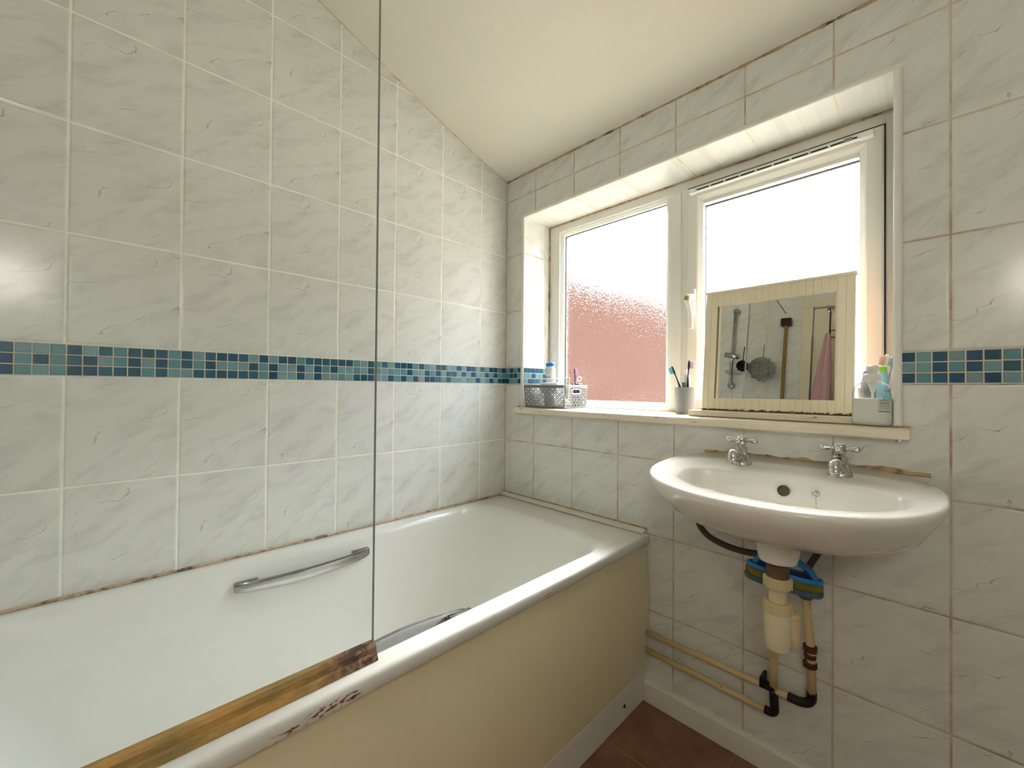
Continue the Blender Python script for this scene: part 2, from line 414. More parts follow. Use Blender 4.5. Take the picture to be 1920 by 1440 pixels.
box(bm, 0, DX0, YR-.12, YR, 0, 2.58); box(bm, DX1, XR, YR-.12, YR, 0, 2.58); box(bm, DX0, DX1, YR-.12, YR, DZ, 2.58)
obj('wall_front', bm, M['tile_front'], kind='structure')
bm = bmesh.new(); prism(bm, [(.212, 1.945)]+prof+[(y, z+.08) for y, z in prof[::-1]]+[(.212, 2.03)], 0, -.12, XR+.12)
obj('ceiling', bm, M['ceiling'], kind='structure')
obj('floor', B(-.12, XR+.12, YR-.12, .3, -.06, 0), M['floor'], kind='structure')

# skirting
bm = bmesh.new(); prism(bm, [(-.0, 0), (-.014, 0), (-.014, .060), (-.010, .067), (0, .069)], 0, .684, XR)
obj('baseboard_back', bm, M['skirt'], kind='structure')
bm = bmesh.new(); prism(bm, [(XR, 0), (XR-.014, 0), (XR-.014, .060), (XR-.010, .067), (XR, .069)], 1, YR, -.014)
obj('baseboard_right', bm, M['skirt'], kind='structure')

# mosaic strip: one relief band per surface
def mosaic(name, p0, du, nrm, length, phase=0, parent=None):
    p0 = Vector(p0); du = Vector(du); nrm = Vector(nrm); up = Vector((0, 0, 1))
    bm = bmesh.new()
    def slab(u0, u1, z0, z1, t0, t1, mi, bev=0):
        c = [p0+du*u+nrm*t+up*z for u in (u0, u1) for t in (t0, t1) for z in (z0, z1)]
        V = [bm.verts.new(q) for q in c]
        if bev:
            # pillowed front: shrink the raised face a little
            for q in (2, 3, 6, 7):
                V[q].co += du*(bev if q in (2, 3) else -bev)+up*(bev if q in (2, 6) else -bev)
        for f in ((0, 1, 3, 2), (4, 6, 7, 5), (0, 4, 5, 1), (2, 3, 7, 6), (0, 2, 6, 4), (1, 5, 7, 3)):
            bm.faces.new([V[k] for k in f]).material_index = mi
    slab(0, length, 0, .072, 0, .0016, 0)
    pitch = .0249; rp = .0233; n = int(length/pitch)+2; rnd = random.Random(int(length*1000)+7)
    last = [None]*3
    for i in range(n):
        a = max(0, i*pitch+.0011-phase); b = min(length, (i+1)*pitch-.0011-phase)
        if b-a < .002: continue
        for j in range(3):
            w = [3, 3, 3, 3, 3, 2]; mi = rnd.choices(range(1, 7), w)[0]
            if mi == last[j] and rnd.random() < .6: mi = rnd.choices(range(1, 7), w)[0]
            last[j] = mi
            slab(a, b, .0024+j*rp, .0024+j*rp+rp-.0022, .0014, .0034, mi, .0009)
    bmesh.ops.recalc_face_normals(bm, faces=bm.faces)
    return obj(name, bm, [M['mos_grout']]+MOS, kind='structure')
mosaic('trim_1', (0, 0, ZS), (0, -1, 0), (1, 0, 0), -YR)
mosaic('trim_2', (0.0036, 0, ZS), (1, 0, 0), (0, -1, 0), .096)
mosaic('trim_3', (1.296, 0, ZS), (1, 0, 0), (0, -1, 0), XR-1.296)
mosaic('trim_4', (.109, .004, ZS), (0, 1, 0), (1, 0, 0), .164)

# reveal linings (tiled), with plastic edge trims
RD = .172
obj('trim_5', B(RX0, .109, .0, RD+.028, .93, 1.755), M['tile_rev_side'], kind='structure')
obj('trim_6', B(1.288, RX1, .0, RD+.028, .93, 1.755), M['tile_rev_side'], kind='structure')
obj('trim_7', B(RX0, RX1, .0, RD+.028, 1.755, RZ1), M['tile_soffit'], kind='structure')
def quad(bm, axis, a, b, c0, c1, sgn):
    """quarter-round edge bead: centre (c0,c1), radius .009, bulging to -y and sgn"""
    r = .010; pts = [(c0, c1)]
    pts = []
    for k in range(9):
        t = PI*k/8
        pts.append((t, r))
    if axis == 0:
        poly = [(-math.sin(t)*r*.55-.001, c1+math.cos(t)*r*.8) for t, _ in pts]
        prism(bm, poly, 0, a, b)
    else:
        poly = [(c0+math.cos(t)*r*.8, -math.sin(t)*r*.55-.001) for t, _ in pts]
        prism(bm, poly, 2, a, b)
bm = bmesh.new(); quad(bm, 0, .099, 1.298, 0, 1.760, 1); obj('trim_8', bm, M['upvc_trim'], smooth=False, autos=40, kind='structure')
bm = bmesh.new(); quad(bm, 2, .938, 1.752, .105, 0, 1); obj('trim_9', bm, M['upvc_trim'], autos=40, kind='structure')
bm = bmesh.new(); quad(bm, 2, .938, 1.752, 1.292, 0, 1); obj('trim_10', bm, M['upvc_trim'], autos=40, kind='structure')

# sealant lines
def bead(name, pts, r, mat, wob=.25):
    P2 = []; pts = [Vector(p) for p in pts]
    for a, b in zip(pts, pts[1:]):
        n = max(2, int((b-a).length/.012))
        for k in range(n): P2.append(a.lerp(b, k/n))
    P2.append(pts[-1])
    rr = [r*(1+wob*noise.noise(p*45)*2) for p in P2]
    bm = bmesh.new(); tube(bm, P2, rr, 8); return obj(name, bm, mat, smooth=True, kind='structure')
bead('trim_11', [(.0, .001, 1.941), (XR, .001, 1.941)], .0042, M['sealant'], .5)
bead('trim_12', [(.001, 0, 1.942)]+[(.001, y, z) for y, z in prof[1:5]]+[(.001, YR, 2.566)], .0028, M['sealant_pale'])
bead('trim_13', [(.003, YR, .546), (.003, -.03, .546)], .0042, M['sealant_dark'])
bead('trim_14', [(.0, -.001, .5565), (.685, -.001, .5565)], .0032, M['sealant'])
bead('trim_15', [(.001, 0, .56), (.001, 0, 1.94)], .0014, M['sealant_dark'])
bead('trim_16', [(.110, .170, .945), (.110, .170, 1.7535), (1.287, .170, 1.7535), (1.287, .170, .945)], .0035, M['sealant'], .3)

# ------------------------------------------------------------------ window
FY = .172
win = obj('window_1', (lambda bm: (box(bm, .109, .167, FY, FY+.038, .938, 1.755, .004), box(bm, 1.2592, 1.288, FY, FY+.038, .938, 1.755, .004),
      box(bm, .165, 1.262, FY+.0002, FY+.038, 1.7185, 1.755, .004), box(bm, .165, 1.262, FY+.0002, FY+.038, .9375, .949, .003),
      bm)[-1])(bmesh.new()), M['upvc'], kind='structure')
def ring(bm, x0, x1, z0, z1, w, y0, y1, bev=.003, slope=0):
    """mitred rectangular frame; inner lip slopes back towards the glass"""
    O = [(x0, z0), (x1, z0), (x1, z1), (x0, z1)]
    def loop(off, y): return [Vector((x0+off, y, z0+off)), Vector((x1-off, y, z0+off)), Vector((x1-off, y, z1-off)), Vector((x0+off, y, z1-off))]
    rs = [loop(0, y1), loop(0, y0+bev), loop(bev, y0), loop(w-slope-bev, y0), loop(w-slope, y0+bev*.6), loop(w, y0+bev*.6+slope*.9), loop(w, y1)]
    R = [[bm.verts.new(p) for p in r] for r in rs]
    for a, b in zip(R, R[1:]+[R[0]]):
        for k in range(4):
            j = (k+1) % 4; bm.faces.new((a[k], a[j], b[j], b[k]))
    bmesh.ops.recalc_face_normals(bm, faces=bm.faces)
bm = bmesh.new(); box(bm, .676, .744, FY-.003, FY+.038, .948, 1.723, .003)
box(bm, .684, .722, FY-.008, FY, .949, 1.722, .002)
obj('mullion', bm, M['upvc'], win)
# fixed light: glazing bead + gasket + pane
bm = bmesh.new(); ring(bm, .160, .678, .947, 1.724, .020, FY+.006, FY+.038, .002, .010)
obj('glazing_bead', bm, M['upvc'], win)
bm = bmesh.new(); ring(bm, .178, .660, .960, 1.706, .0035, FY+.0255, FY+.034, .0005, .001)
obj('gasket', bm, M['rubber'], win)
obj('pane', B(.175, .663, FY+.030, FY+.031, .960, 1.709), M['obscure'], win)
# opening sash
SX0, SX1, SZ0, SZ1 = .746, 1.258, .951, 1.716
sash = obj('sash', (lambda bm: (ring(bm, SX0, SX1, SZ0, SZ1, .050, FY-.014, FY+.038, .004, .012), bm)[-1])(bmesh.new()), M['upvc'], win)
bm = bmesh.new(); ring(bm, SX0-.003, SX1+.003, SZ0-.002, SZ1+.007, .007, FY-.002, FY+.01, .0005, .001)
obj('gasket', bm, M['rubber'], sash)
bm = bmesh.new(); ring(bm, SX0+.046, SX1-.044, SZ0+.046, SZ1-.060, .0045, FY+.018, FY+.030, .0005, .001)
obj('gasket', bm, M['rubber'], sash)
bm = bmesh.new(); box(bm, SX0+.05, SX1-.05, FY-.002, FY+.02, SZ1-.062, SZ1-.049, .002); obj('glazing_bead', bm, M['upvc'], sash)
obj('pane', B(SX0+.047, SX1-.047, FY+.022, FY+.023, SZ0+.047, SZ1-.05), M['obscure'], sash)
# trickle vent
VX0, VX1, VZ = .762, 1.236, 1.694
vent = obj('trickle_vent', B(VX0, VX1, FY-.030, FY-.012, VZ-.003, VZ+.009, .0015), M['upvc'], sash)
bm = bmesh.new()
n = 9; a = VX0+.02; w = (VX1-.045-a)/n
for k in range(n): box(bm, a+k*w+.003, a+(k+1)*w-.003, FY-.0306, FY-.029, VZ+.000, VZ+.0045)
box(bm, VX1-.044, VX1-.030, FY-.0306, FY-.029, VZ, VZ+.0045)
obj('vent_slot', bm, M['rubber'], vent)
obj('vent_slider', B(VX1-.058, VX1-.040, FY-.034, FY-.029, VZ-.001, VZ+.007, .001), M['grey_plastic'], vent)
bm = bmesh.new(); box(bm, VX0-.004, VX0+.016, FY-.032, FY-.012, VZ-.005, VZ+.011, .002); box(bm, VX1-.026, VX1+.004, FY-.032, FY-.012, VZ-.005, VZ+.011, .002)
obj('vent_end_cap', bm, M['white_plastic'], vent)
# espag handle
HX, HZ = .768, 1.322
bm = bmesh.new(); box(bm, HX-.010, HX+.010, FY-.024, FY-.013, HZ-.052, HZ+.042, .005, 3)
hd = obj('window_handle', bm, M['white_plastic'], sash, smooth=False, autos=40)
bm = bmesh.new(); tube(bm, spline([(HX, FY-.026, HZ+.014), (HX-.006, FY-.042, HZ+.010), (HX-.004, FY-.045, HZ-.012), (HX+.002, FY-.040, HZ-.05), (HX+.003, FY-.038, HZ-.098)], 6), [.012]*4+[.013]*4+[.0115]*4+[.009]*4+[.008]*4+[.0078]*4+[.0085]*1, 14, .75)
obj('lever', bm, M['white_plastic'], hd, smooth=True)
bm = bmesh.new(); lathe(bm, [(.0085, 0), (.0085, .004), (.006, .005)], 20, T(HX-.006, FY-.0525, HZ+.006) @ Matrix.Rotation(-PI/2, 4, 'X').inverted())
obj('lock', bm, P('brass_lock', (190, 160, 90), .3, metal=.8), hd, smooth=False)

# sill board
bm = bmesh.new(); prism(bm, [(FY+.02, .9375), (-.026, .9355), (-.034, .932), (-.036, .926), (-.036, .913), (-.030, .9105), (-.002, .9105), (-.0005, .905), (FY+.02, .905)], 0, .109, 1.288)
prism(bm, [(-.0005, .9365), (-.026, .9355), (-.034, .932), (-.036, .926), (-.036, .913), (-.030, .9105), (-.0005, .9105)], 0, .088, .109)
prism(bm, [(-.0005, .9365), (-.026, .9355), (-.034, .932), (-.036, .926), (-.036, .913), (-.030, .9105), (-.0005, .9105)], 0, 1.288, 1.312)
obj('trim_17', bm, M['sill'], kind='structure')
bead('trim_18', [(1.312, -.002, .936), (1.300, -.002, .939), (1.289, -.010, .9385)], .003, M['sealant_dark'], .6)
bead('trim_19', [(.085, -.002, .936), (.098, -.002, .941), (.098, -.001, .965)], .0022, M['sealant_dark'], .5)

# ------------------------------------------------------------------ outdoors
obj('yard', B(-12, 14, .31, 30, -.25, -.2), M['yard'], kind='structure')
fw = obj('garden_wall', B(-1.42, -1.2, .32, 9, -.2, 2.06, .01), M['brick'], label='terracotta boundary wall outside, seen blurred through the left window pane', cat='wall')
obj('coping', B(-1.46, -1.16, .31, 9.02, 2.06, 2.17, .01), M['coping'], fw)
def bush(name, c, r, n, label, seed):
    rnd = random.Random(seed); bm = bmesh.new()
    bmesh.ops.create_icosphere(bm, subdivisions=4, radius=1)
    for v in bm.verts:
        d = v.co.normalized(); k = 1+.45*noise.noise(d*2.1+Vector((seed, 0, 0)))+.25*noise.noise(d*6)+.12*noise.noise(d*15)
        v.co = Vector((d.x*r[0]*k, d.y*r[1]*k, d.z*r[2]*k))+Vector(c)
    root = obj(name, bm, M['leaf'], label=label, cat='tree')
    bm = bmesh.new(); tube(bm, [(c[0], c[1], -.2), (c[0]+.05, c[1], c[2]*.5), (c[0], c[1], c[2])], [.14, .11, .08], 10)
    obj('trunk', bm, P('bark', (84, 66, 50), .9), root)
bush('tree', (-3.25, 4.0, 3.8), (1.0, .9, 1.3), 0, 'dark leafy tree outside, beyond the wall at the left pane', 3)
bm = bmesh.new(); lathe(bm, [(.022, -.2), (.022, 2.75), (.012, 2.76), (.0, 2.762)], 12, T(.235, 3.0, 0), cap=False)
obj('washing_line_post', bm, M['pole'], smooth=False, autos=40, label='thin grey post outside, a faint vertical line in the right window pane', cat='post')

# ------------------------------------------------------------------ bath
BZ = .544
def rrect(x0, x1, y0, y1, r, z, n=10):
    """rounded rectangle, r = 4 corner radii (x1y1, x0y1, x0y0, x1y0), z may be callable"""
    pts = []
    for (cx, cy, sx, sy, rr, a0) in ((x1, y1, -1, -1, r[0], 0), (x0, y1, 1, -1, r[1], PI/2), (x0, y0, 1, 1, r[2], PI), (x1, y0, -1, 1, r[3], 1.5*PI)):
        ox, oy = cx+sx*rr, cy+sy*rr
        for k in range(n+1):
            a = a0+PI/2*k/n; x = ox+rr*math.cos(a); y = oy+rr*math.sin(a)
            pts.append(Vector((x, y, z)))
    return pts
BX1, BY0, BY1 = .698, YR+.002, -.005
R = []
e = .004
R.append(rrect(e+.03, BX1-.034, BY0+.03, BY1-.03, [.004]*4, .513))
R.append(rrect(e+.002, BX1-.003, BY0, BY1, [.004]*4, .513))
R.append(rrect(e, BX1, BY0, BY1, [.006]*4, .516))
R.append(rrect(e, BX1, BY0, BY1, [.006]*4, .533))
R.append(rrect(e, BX1-.001, BY0, BY1, [.008]*4, .5385))
R.append(rrect(e, BX1-.0035, BY0, BY1, [.010]*4, .5425))
R.append(rrect(e+.004, BX1-.009, BY0+.006, BY1-.006, [.012]*4, BZ))
IY1, IY0 = -.15, -1.62
R.append(rrect(.028, .658, IY0+.0, IY1, [.13, .10, .12, .12], BZ+.0005))
R.append(rrect(.034, .652, IY0+.006, IY1-.006, [.13, .10, .12, .12], BZ-.0015))
R.append(rrect(.044, .645, IY0+.014, IY1-.018, [.13, .11, .12, .12], BZ-.008))
R.append(rrect(.052, .640, IY0+.024, IY1-.030, [.13, .12, .12, .12], BZ-.022))
R.append(rrect(.058, .634, IY0+.05, IY1-.055, [.13, .13, .12, .12], BZ-.06))
R.append(rrect(.072, .622, IY0+.10, IY1-.12, [.14, .14, .12, .12], BZ-.16))
R.append(rrect(.092, .606, IY0+.16, IY1-.20, [.15, .15, .12, .12], BZ-.26))
R.append(rrect(.110, .590, IY0+.20, IY1-.25, [.15, .15, .12, .12], BZ-.32))
R.append(rrect(.140, .560, IY0+.24, IY1-.29, [.14, .14, .10, .10], BZ-.352))
R.append(rrect(.190, .510, IY0+.30, IY1-.35, [.12, .12, .08, .08], BZ-.365))
R.append(rrect(.300, .400, IY0+.42, IY1-.48, [.03, .03, .03, .03], BZ-.370))
bath = thing('bathtub', (.36, -.87, 0), 'white bath along the left wall with a chipped front lip', 'bath')
bm = bmesh.new(); rings_mesh(bm, R, cap1=True)
obj('tub_shell', bm, M['bath'], bath, autos=55)
# bowed front panel
bm = bmesh.new(); rr = []
NY, NZ = 24, 20
for side in (0, 1):
    pass
grid = []
for i in range(NY+1):
    y = -.006+(BY0+.012)*i/NY; col = []
    for k in range(NZ+1):
        z = .099+.407*k/NZ; t = k/NZ
        bow = .012*math.sin(PI*t)
        x = .684+bow
        col.append(bm.verts.new((x, y, z)))
    grid.append(col)
for i in range(NY):
    for k in range(NZ): bm.faces.new((grid[i][k], grid[i][k+1], grid[i+1][k+1], grid[i+1][k]))
bmesh.ops.recalc_face_normals(bm, faces=bm.faces)
geo = bmesh.ops.solidify(bm, geom=list(bm.faces), thickness=.004)
obj('bath_panel', bm, M['panel'], bath, autos=40)
obj('plinth', B(.666, .684, BY0+.01, -.006, 0.001, .096, .003), M['skirt'], bath)
for y in (-.136, -1.1):
    bm = bmesh.new(); lathe(bm, [(.0055, 0), (.0055, .002), (.002, .003)], 14, T(.684, y, .046) @ Matrix.Rotation(PI/2, 4, 'Y'))
    obj('screw', bm, M['screw'], bath)
# grab rails on both inner flanks
def grab(x, sgn, y0, y1, z, dz, name='grab_rail'):
    bm = bmesh.new(); n = 24; rings = []
    for i in range(n+1):
        t = i/n; y = y0+(y1-y0)*t; b = math.sin(PI*t)
        xx = x+sgn*(.006+.022*b**.7); zz = z+dz*b
        wz = .012+.004*b; wx = .005
        if i in (0, n): wz *= .7; wx *= .6
        rings.append([Vector((xx+sx*wx, y, zz+sz*wz)) for sx, sz in ((-1, -.8), (-.6, -1), (.6, -1), (1, -.7), (1, .7), (.6, 1), (-.6, 1), (-1, .8))])
    rings_mesh(bm, rings, cap0=True, cap1=True)
    for yy in (y0, y1):
        s = 1 if yy == y0 else -1
        box(bm, x-.012, x+.006, min(yy, yy+s*.055*(1 if y1 > y0 else -1)), max(yy, yy+s*.055*(1 if y1 > y0 else -1)), z-.013, z+.013, .003)
    return obj(name, bm, M['dull_chrome'], bath, autos=35)
grab(.060, 1, -1.035, -.665, .485, -.004)
grab(.636, -1, -1.03, -.70, .519, .004)
# closing strip on the window end
bm = bmesh.new(); box(bm, .004, .686, -.030, -.002, .5445, .556, .003)
obj('trim_20', bm, M['skirt'], kind='structure')

# ------------------------------------------------------------------ glass screen
scr = thing('shower_screen', (.656, -1.34, .546), 'frameless clear glass shower screen standing on the bath edge', 'shower screen')
GX = .656
def screen_poly():
    p = [(-.942, .566), (-.942, 1.86)]
    for k in range(1, 9):
        a = PI/2*k/8; p.append((-1.012+.07*math.cos(a), 1.86+.07*math.sin(a)))
    p += [(-1.70, 1.93), (-1.70, .566)]; return p
bm = bmesh.new(); poly = screen_poly(); vs = [bm.verts.new((GX, y, z)) for y, z in poly]; bm.faces.new(vs)
obj('glass_panel', bm, M['screen_glass'], scr)
bm = bmesh.new(); P3 = [(GX, y, z) for y, z in poly[:-1]]
# narrow ground edge of the sheet
for a, b in zip(P3, P3[1:]):
    a = Vector(a); b = Vector(b); d = (b-a).normalized(); nrm = Vector((1, 0, 0)).cross(d).normalized()*.0005; tt = Vector((.003, 0, 0))
    q = [a-tt-nrm, a+tt-nrm, b+tt-nrm, b-tt-nrm, a-tt+nrm, a+tt+nrm, b+tt+nrm, b-tt+nrm]
    V = [bm.verts.new(x) for x in q]
    for f in ((0, 1, 2, 3), (4, 7, 6, 5), (0, 4, 5, 1), (2, 6, 7, 3), (1, 5, 6, 2), (0, 3, 7, 4)): bm.faces.new([V[k] for k in f])
obj('glass_edge', bm, M['glass_edge'], scr)
bm = bmesh.new()
prism(bm, [(.648, .545), (.650, .553), (.647, .556), (.6465, .5665), (.650, .571), (.662, .571), (.666, .566), (.667, .557), (.670, .554), (.674, .545)], 1, -1.715, -.940)
obj('bottom_seal', bm, M['yellow_seal'], scr)
obj('wall_profile', B(.648, .664, -1.729, -1.700, .56, 1.85, .002), P('aged_profile', (150, 118, 60), .5, metal=.2), scr)
bm = bmesh.new(); box(bm, .630, .690, -1.729, -1.682, 1.845, 1.895, .004)
obj('wall_clamp', bm, M['dark_metal'], scr)

# ------------------------------------------------------------------ basin
BC = Vector((1.090, -.17))
def outline(s, n=96, dy=0.0):
    """plan of the basin scaled about the middle of the back edge"""
    pts = []
    for k in range(n):
        a = 2*PI*k/n; c, sn = math.cos(a), math.sin(a)
        if sn <= 0:
            x = .281*math.copysign(abs(c)**.95, c); y = -.17+.248*math.copysign(abs(sn)**.95, sn)
        else:
            x = .281*math.copysign(abs(c)**.55, c); y = -.17+.1688*abs(sn)**.62
        pts.append((BC.x+x*s, -.0015+(y+.0015)*s))
    return pts
def topz(x, y):
    t = -y
    z = .800+.0667*(.42-min(t, .42))+.011*max(0, 1-t/.06)**1.5
    return z
def bowl(s, n=96):
    pts = []
    for k in range(n):
        a = 2*PI*k/n; c, sn = math.cos(a), math.sin(a)
        if sn <= 0: x = .212*math.copysign(abs(c)**.95, c); y = -.215+.140*math.copysign(abs(sn)**.95, sn)
        else: x = .212*math.copysign(abs(c)**.75, c); y = -.215+.086*abs(sn)**.6
        pts.append((1.104+x*s, -.215+(y+.215)*s))
    return pts
def blend(A, Bp, t): return [(a[0]*(1-t)+b[0]*t, a[1]*(1-t)+b[1]*t) for a, b in zip(A, Bp)]
Rg = []
def add(pts, zf): Rg.append([Vector((x, y, zf(x, y) if callable(zf) else zf)) for x, y in pts])
def under(s, z): add(outline(s), z)
# underside upward
under(.10, .676); under(.30, .677); under(.48, .681); under(.64, .690); under(.78, .706); add(outline(.875), lambda x, y: .55*.726+.45*(topz(x, y)-.074)); add(outline(.935), lambda x, y: topz(x, y)-.050); add(outline(.972), lambda x, y: topz(x, y)-.032); add(outline(.993), lambda x, y: topz(x, y)-.017)
add(outline(1.0), lambda x, y: topz(x, y)-.008)
add(outline(.994), lambda x, y: topz(x, y)-.001)
add(outline(.975), lambda x, y: topz(x, y)+.0005)
O1 = outline(.975); I1 = bowl(1.0)
add(blend(O1, I1, .35), lambda x, y: topz(x, y)-.000)
add(blend(O1, I1, .7), lambda x, y: topz(x, y)-.002)
add(blend(O1, I1, .93), lambda x, y: topz(x, y)-.004)
add(bowl(1.0), lambda x, y: topz(x, y)-.008)
add(bowl(.975), lambda x, y: topz(x, y)-.016)
add(bowl(.94), .768); add(bowl(.88), .742); add(bowl(.78), .720); add(bowl(.62), .705); add(bowl(.42), .697); add(bowl(.18), .693); add(bowl(.05), .692)
basin = thing('wash_basin', (1.073, -.2, .676), 'white wall hung ceramic wash basin below the window sill', 'wash basin')
bm = bmesh.new(); rings_mesh(bm, Rg, cap0=True, cap1=True)
for v in bm.verts: v.co.y = min(v.co.y, -.0012)
obj('basin_bowl', bm, M['ceramic'], basin, smooth=True)
# moulded waste boss under the bowl
WX, WY = 1.106, -.215
bm = bmesh.new(); lathe(bm, [(.046, .690), (.043, .672), (.040, .655), (.0365, .642), (.026, .638)], 32, T(WX, WY, 0))
obj('waste_boss', bm, M['ceramic'], basin, autos=50)
# overflow hole and chain stay
def on_bowl(x, z, yguess=-.1): return None
bm = bmesh.new(); mo = T(1.101, -.1435, .782) @ Matrix.Rotation(math.radians(82), 4, 'X')
lathe(bm, [(.0125, -.004), (.0125, .0015), (.0105, .002), (.0095, .0005), (.0, .0004)], 24, mo, cap=False)
obj('overflow', bm, P('dark_overflow', (78, 70, 56), .45, metal=.3, var=.4), basin, autos=40)
bm = bmesh.new(); mo = T(1.163, -.1425, .787) @ Matrix.Rotation(math.radians(82), 4, 'X')
lathe(bm, [(.0075, -.003), (.0075, .001), (.005, .003)], 18, mo)
bmesh.ops.create_uvsphere(bm, u_segments=10, v_segments=8, radius=.0045, matrix=T(1.163, -.1475, .7885))
ch = obj('chain_stay', bm, M['chrome'], basin, smooth=True)
bm = bmesh.new()
for k in range(16):
    z = .784-.0042*k; y = -.1475-.0009*k-.00006*k*k
    bmesh.ops.create_uvsphere(bm, u_segments=8, v_segments=6, radius=.0017, matrix=T(1.164+.0003*k, y, z))
obj('plug_chain', bm, M['chrome'], ch, smooth=True)
# brown old sealant ridge between basin and wall
bm = bmesh.new(); n = 70; rings = []
for i in range(n+1):
    x = .868+(1.345-.868)*i/n; e_ = min(1, i/6, (n-i)/6)+.05; h = e_*(.0015+.004*noise.noise(Vector((x*40, 3, 0)))+.012*max(0, noise.noise(Vector((x*13, 1, 4)))))
    zb = .837
    w = e_*(.003+.002*noise.noise(Vector((x*40, 0, 0))))
    rings.append([Vector((x, -.0003, zb-.006)), Vector((x, -w-.002, zb-.004)), Vector((x, -w, zb+.0005)), Vector((x, -.0012, zb+.002+h)), Vector((x, -.0003, zb+.0025+h))])
rings_mesh(bm, rings, cap0=True, cap1=True)
obj('sealant_bead', bm, M['sealant'], basin, autos=60)

# taps
def tap(x, y, z, label):
    t = thing('pillar_tap', (x, y, z), label, 'tap', 'pillar taps on the basin'); Z = T(x, y, z)
    bm = bmesh.new(); lathe(bm, [(.0240, -.008), (.0245, .001), (.0235, .004), (.0205, .011), (.0170, .019), (.0150, .025), (.0145, .027)], 28, Z)
    obj('body', bm, M['chrome'], t, autos=40)
    bm = bmesh.new(); lathe(bm, [(.0140, .026), (.0158, .027), (.0158, .030), (.0142, .031), (.0142, .043), (.0130, .045), (.0085, .046), (.0075, .051)], 10, Z)
    obj('bonnet', bm, M['chrome'], t, autos=30)
    bm = bmesh.new(); pts = spline([(x, y-.006, z+.013), (x, y-.022, z+.021), (x, y-.042, z+.031), (x, y-.060, z+.034), (x, y-.069, z+.028), (x, y-.0700, z+.020)], 5)
    tube(bm, pts, [.0145]*5+[.0130]*5+[.0120]*5+[.0125]*5+[.0125]*5+[.0125], 18)
    lathe(bm, [(.0130, -.003), (.0132, .003), (.0125, .004)], 20, T(x, y-.0700, z+.018))
    obj('spout', bm, M['chrome'], t, autos=50)
    hd = bmesh.new(); lathe(hd, [(.0090, .049), (.0112, .052), (.0122, .057), (.0122, .067), (.0115, .070), (.0090, .072)], 24, Z)
    h = obj('handle_hub', hd, M['chrome'], t, autos=40)
    bm = bmesh.new(); lathe(bm, [(.0090, .0715), (.0090, .0732), (.004, .0740), (.0, .0741)], 20, Z, cap=False)
    obj('index_disc', bm, M['white_plastic'], h, smooth=True)
    for k in range(4):
        a = k*PI/2+.05; d = Vector((math.cos(a), math.sin(a), 0)); c = Vector((x, y, z+.062))
        bm = bmesh.new(); ds = [.008, .013, .018, .023, .028, .0325, .0360, .0378]; rs = [.0052, .0046, .0047, .0058, .0072, .0074, .0055, .0018]
        tube(bm, [c+d*q for q in ds], rs, 14)
        obj('handle_arm', bm, M['chrome'], h, smooth=True)
tap(.990, -.072, topz(0, -.072)-.001, 'chrome cross-head tap at the left of the basin, above its narrow end')
tap(1.196, -.066, topz(0, -.066)-.001, 'chrome cross-head tap at the right of the basin, nearer the soap bottle')

# ------------------------------------------------------------------ waste trap and pipes
trap = thing('bottle_trap', (WX, WY, .40), 'cream plastic bottle trap hanging under the basin', 'waste trap')
def lob(name, prof, mat, parent, seg=32, cx=WX, cy=WY, autos=40, **k):
    bm = bmesh.new(); lathe(bm, prof, seg, T(cx, cy, 0)); return obj(name, bm, mat, parent, autos=autos, **k)
lob('threaded_tail', [(.0225, .640)]+[(.0225 if i % 2 else .0212, .638-.003*i) for i in range(11)]+[(.0215, .600)], M['brass_dirty'], trap)
def nut(z0, z1, r, nr=14):
    bm = bmesh.new(); lathe(bm, [(r-.002, z0), (r, z0+.002), (r, z1-.003), (r-.003, z1)], 36, T(WX, WY, 0))
    for k in range(nr):
        a = 2*PI*k/nr; c = Vector((WX+math.cos(a)*(r+.0005), WY+math.sin(a)*(r+.0005), 0))
        box(bm, c.x-.0014, c.x+.0014, c.y-.0014, c.y+.0014, z0+.001, z1-.002)
    return obj('compression_nut', bm, M['cream_plastic'], trap, autos=40)
nut(.583, .606, .0265); lob('inlet_tube', [(.0175, .545), (.0175, .590)], M['cream_plastic'], trap)
nut(.528, .552, .0275, 10)
lob('trap_bottle', [(.006, .440), (.016, .4425), (.0225, .449), (.0248, .460), (.0252, .4635), (.0258, .465), (.0258, .5), (.0262, .536)], P('ivory_plastic', (232, 222, 188), .35), trap, autos=30)
bm = bmesh.new(); lathe(bm, [(.006, .452), (.0125, .462), (.0135, .470), (.0135, .520), (.0120, .524)], 24, T(WX+.026, WY+.014, 0))
obj('side_chamber', bm, M['cream_plastic'], trap, autos=40)
bm = bmesh.new(); lathe(bm, [(.0145, .519), (.0155, .521), (.0155, .527), (.0130, .531), (.006, .533)], 24, T(WX+.026, WY+.014, 0))
obj('chamber_cap', bm, M['cream_plastic'], trap, autos=40)

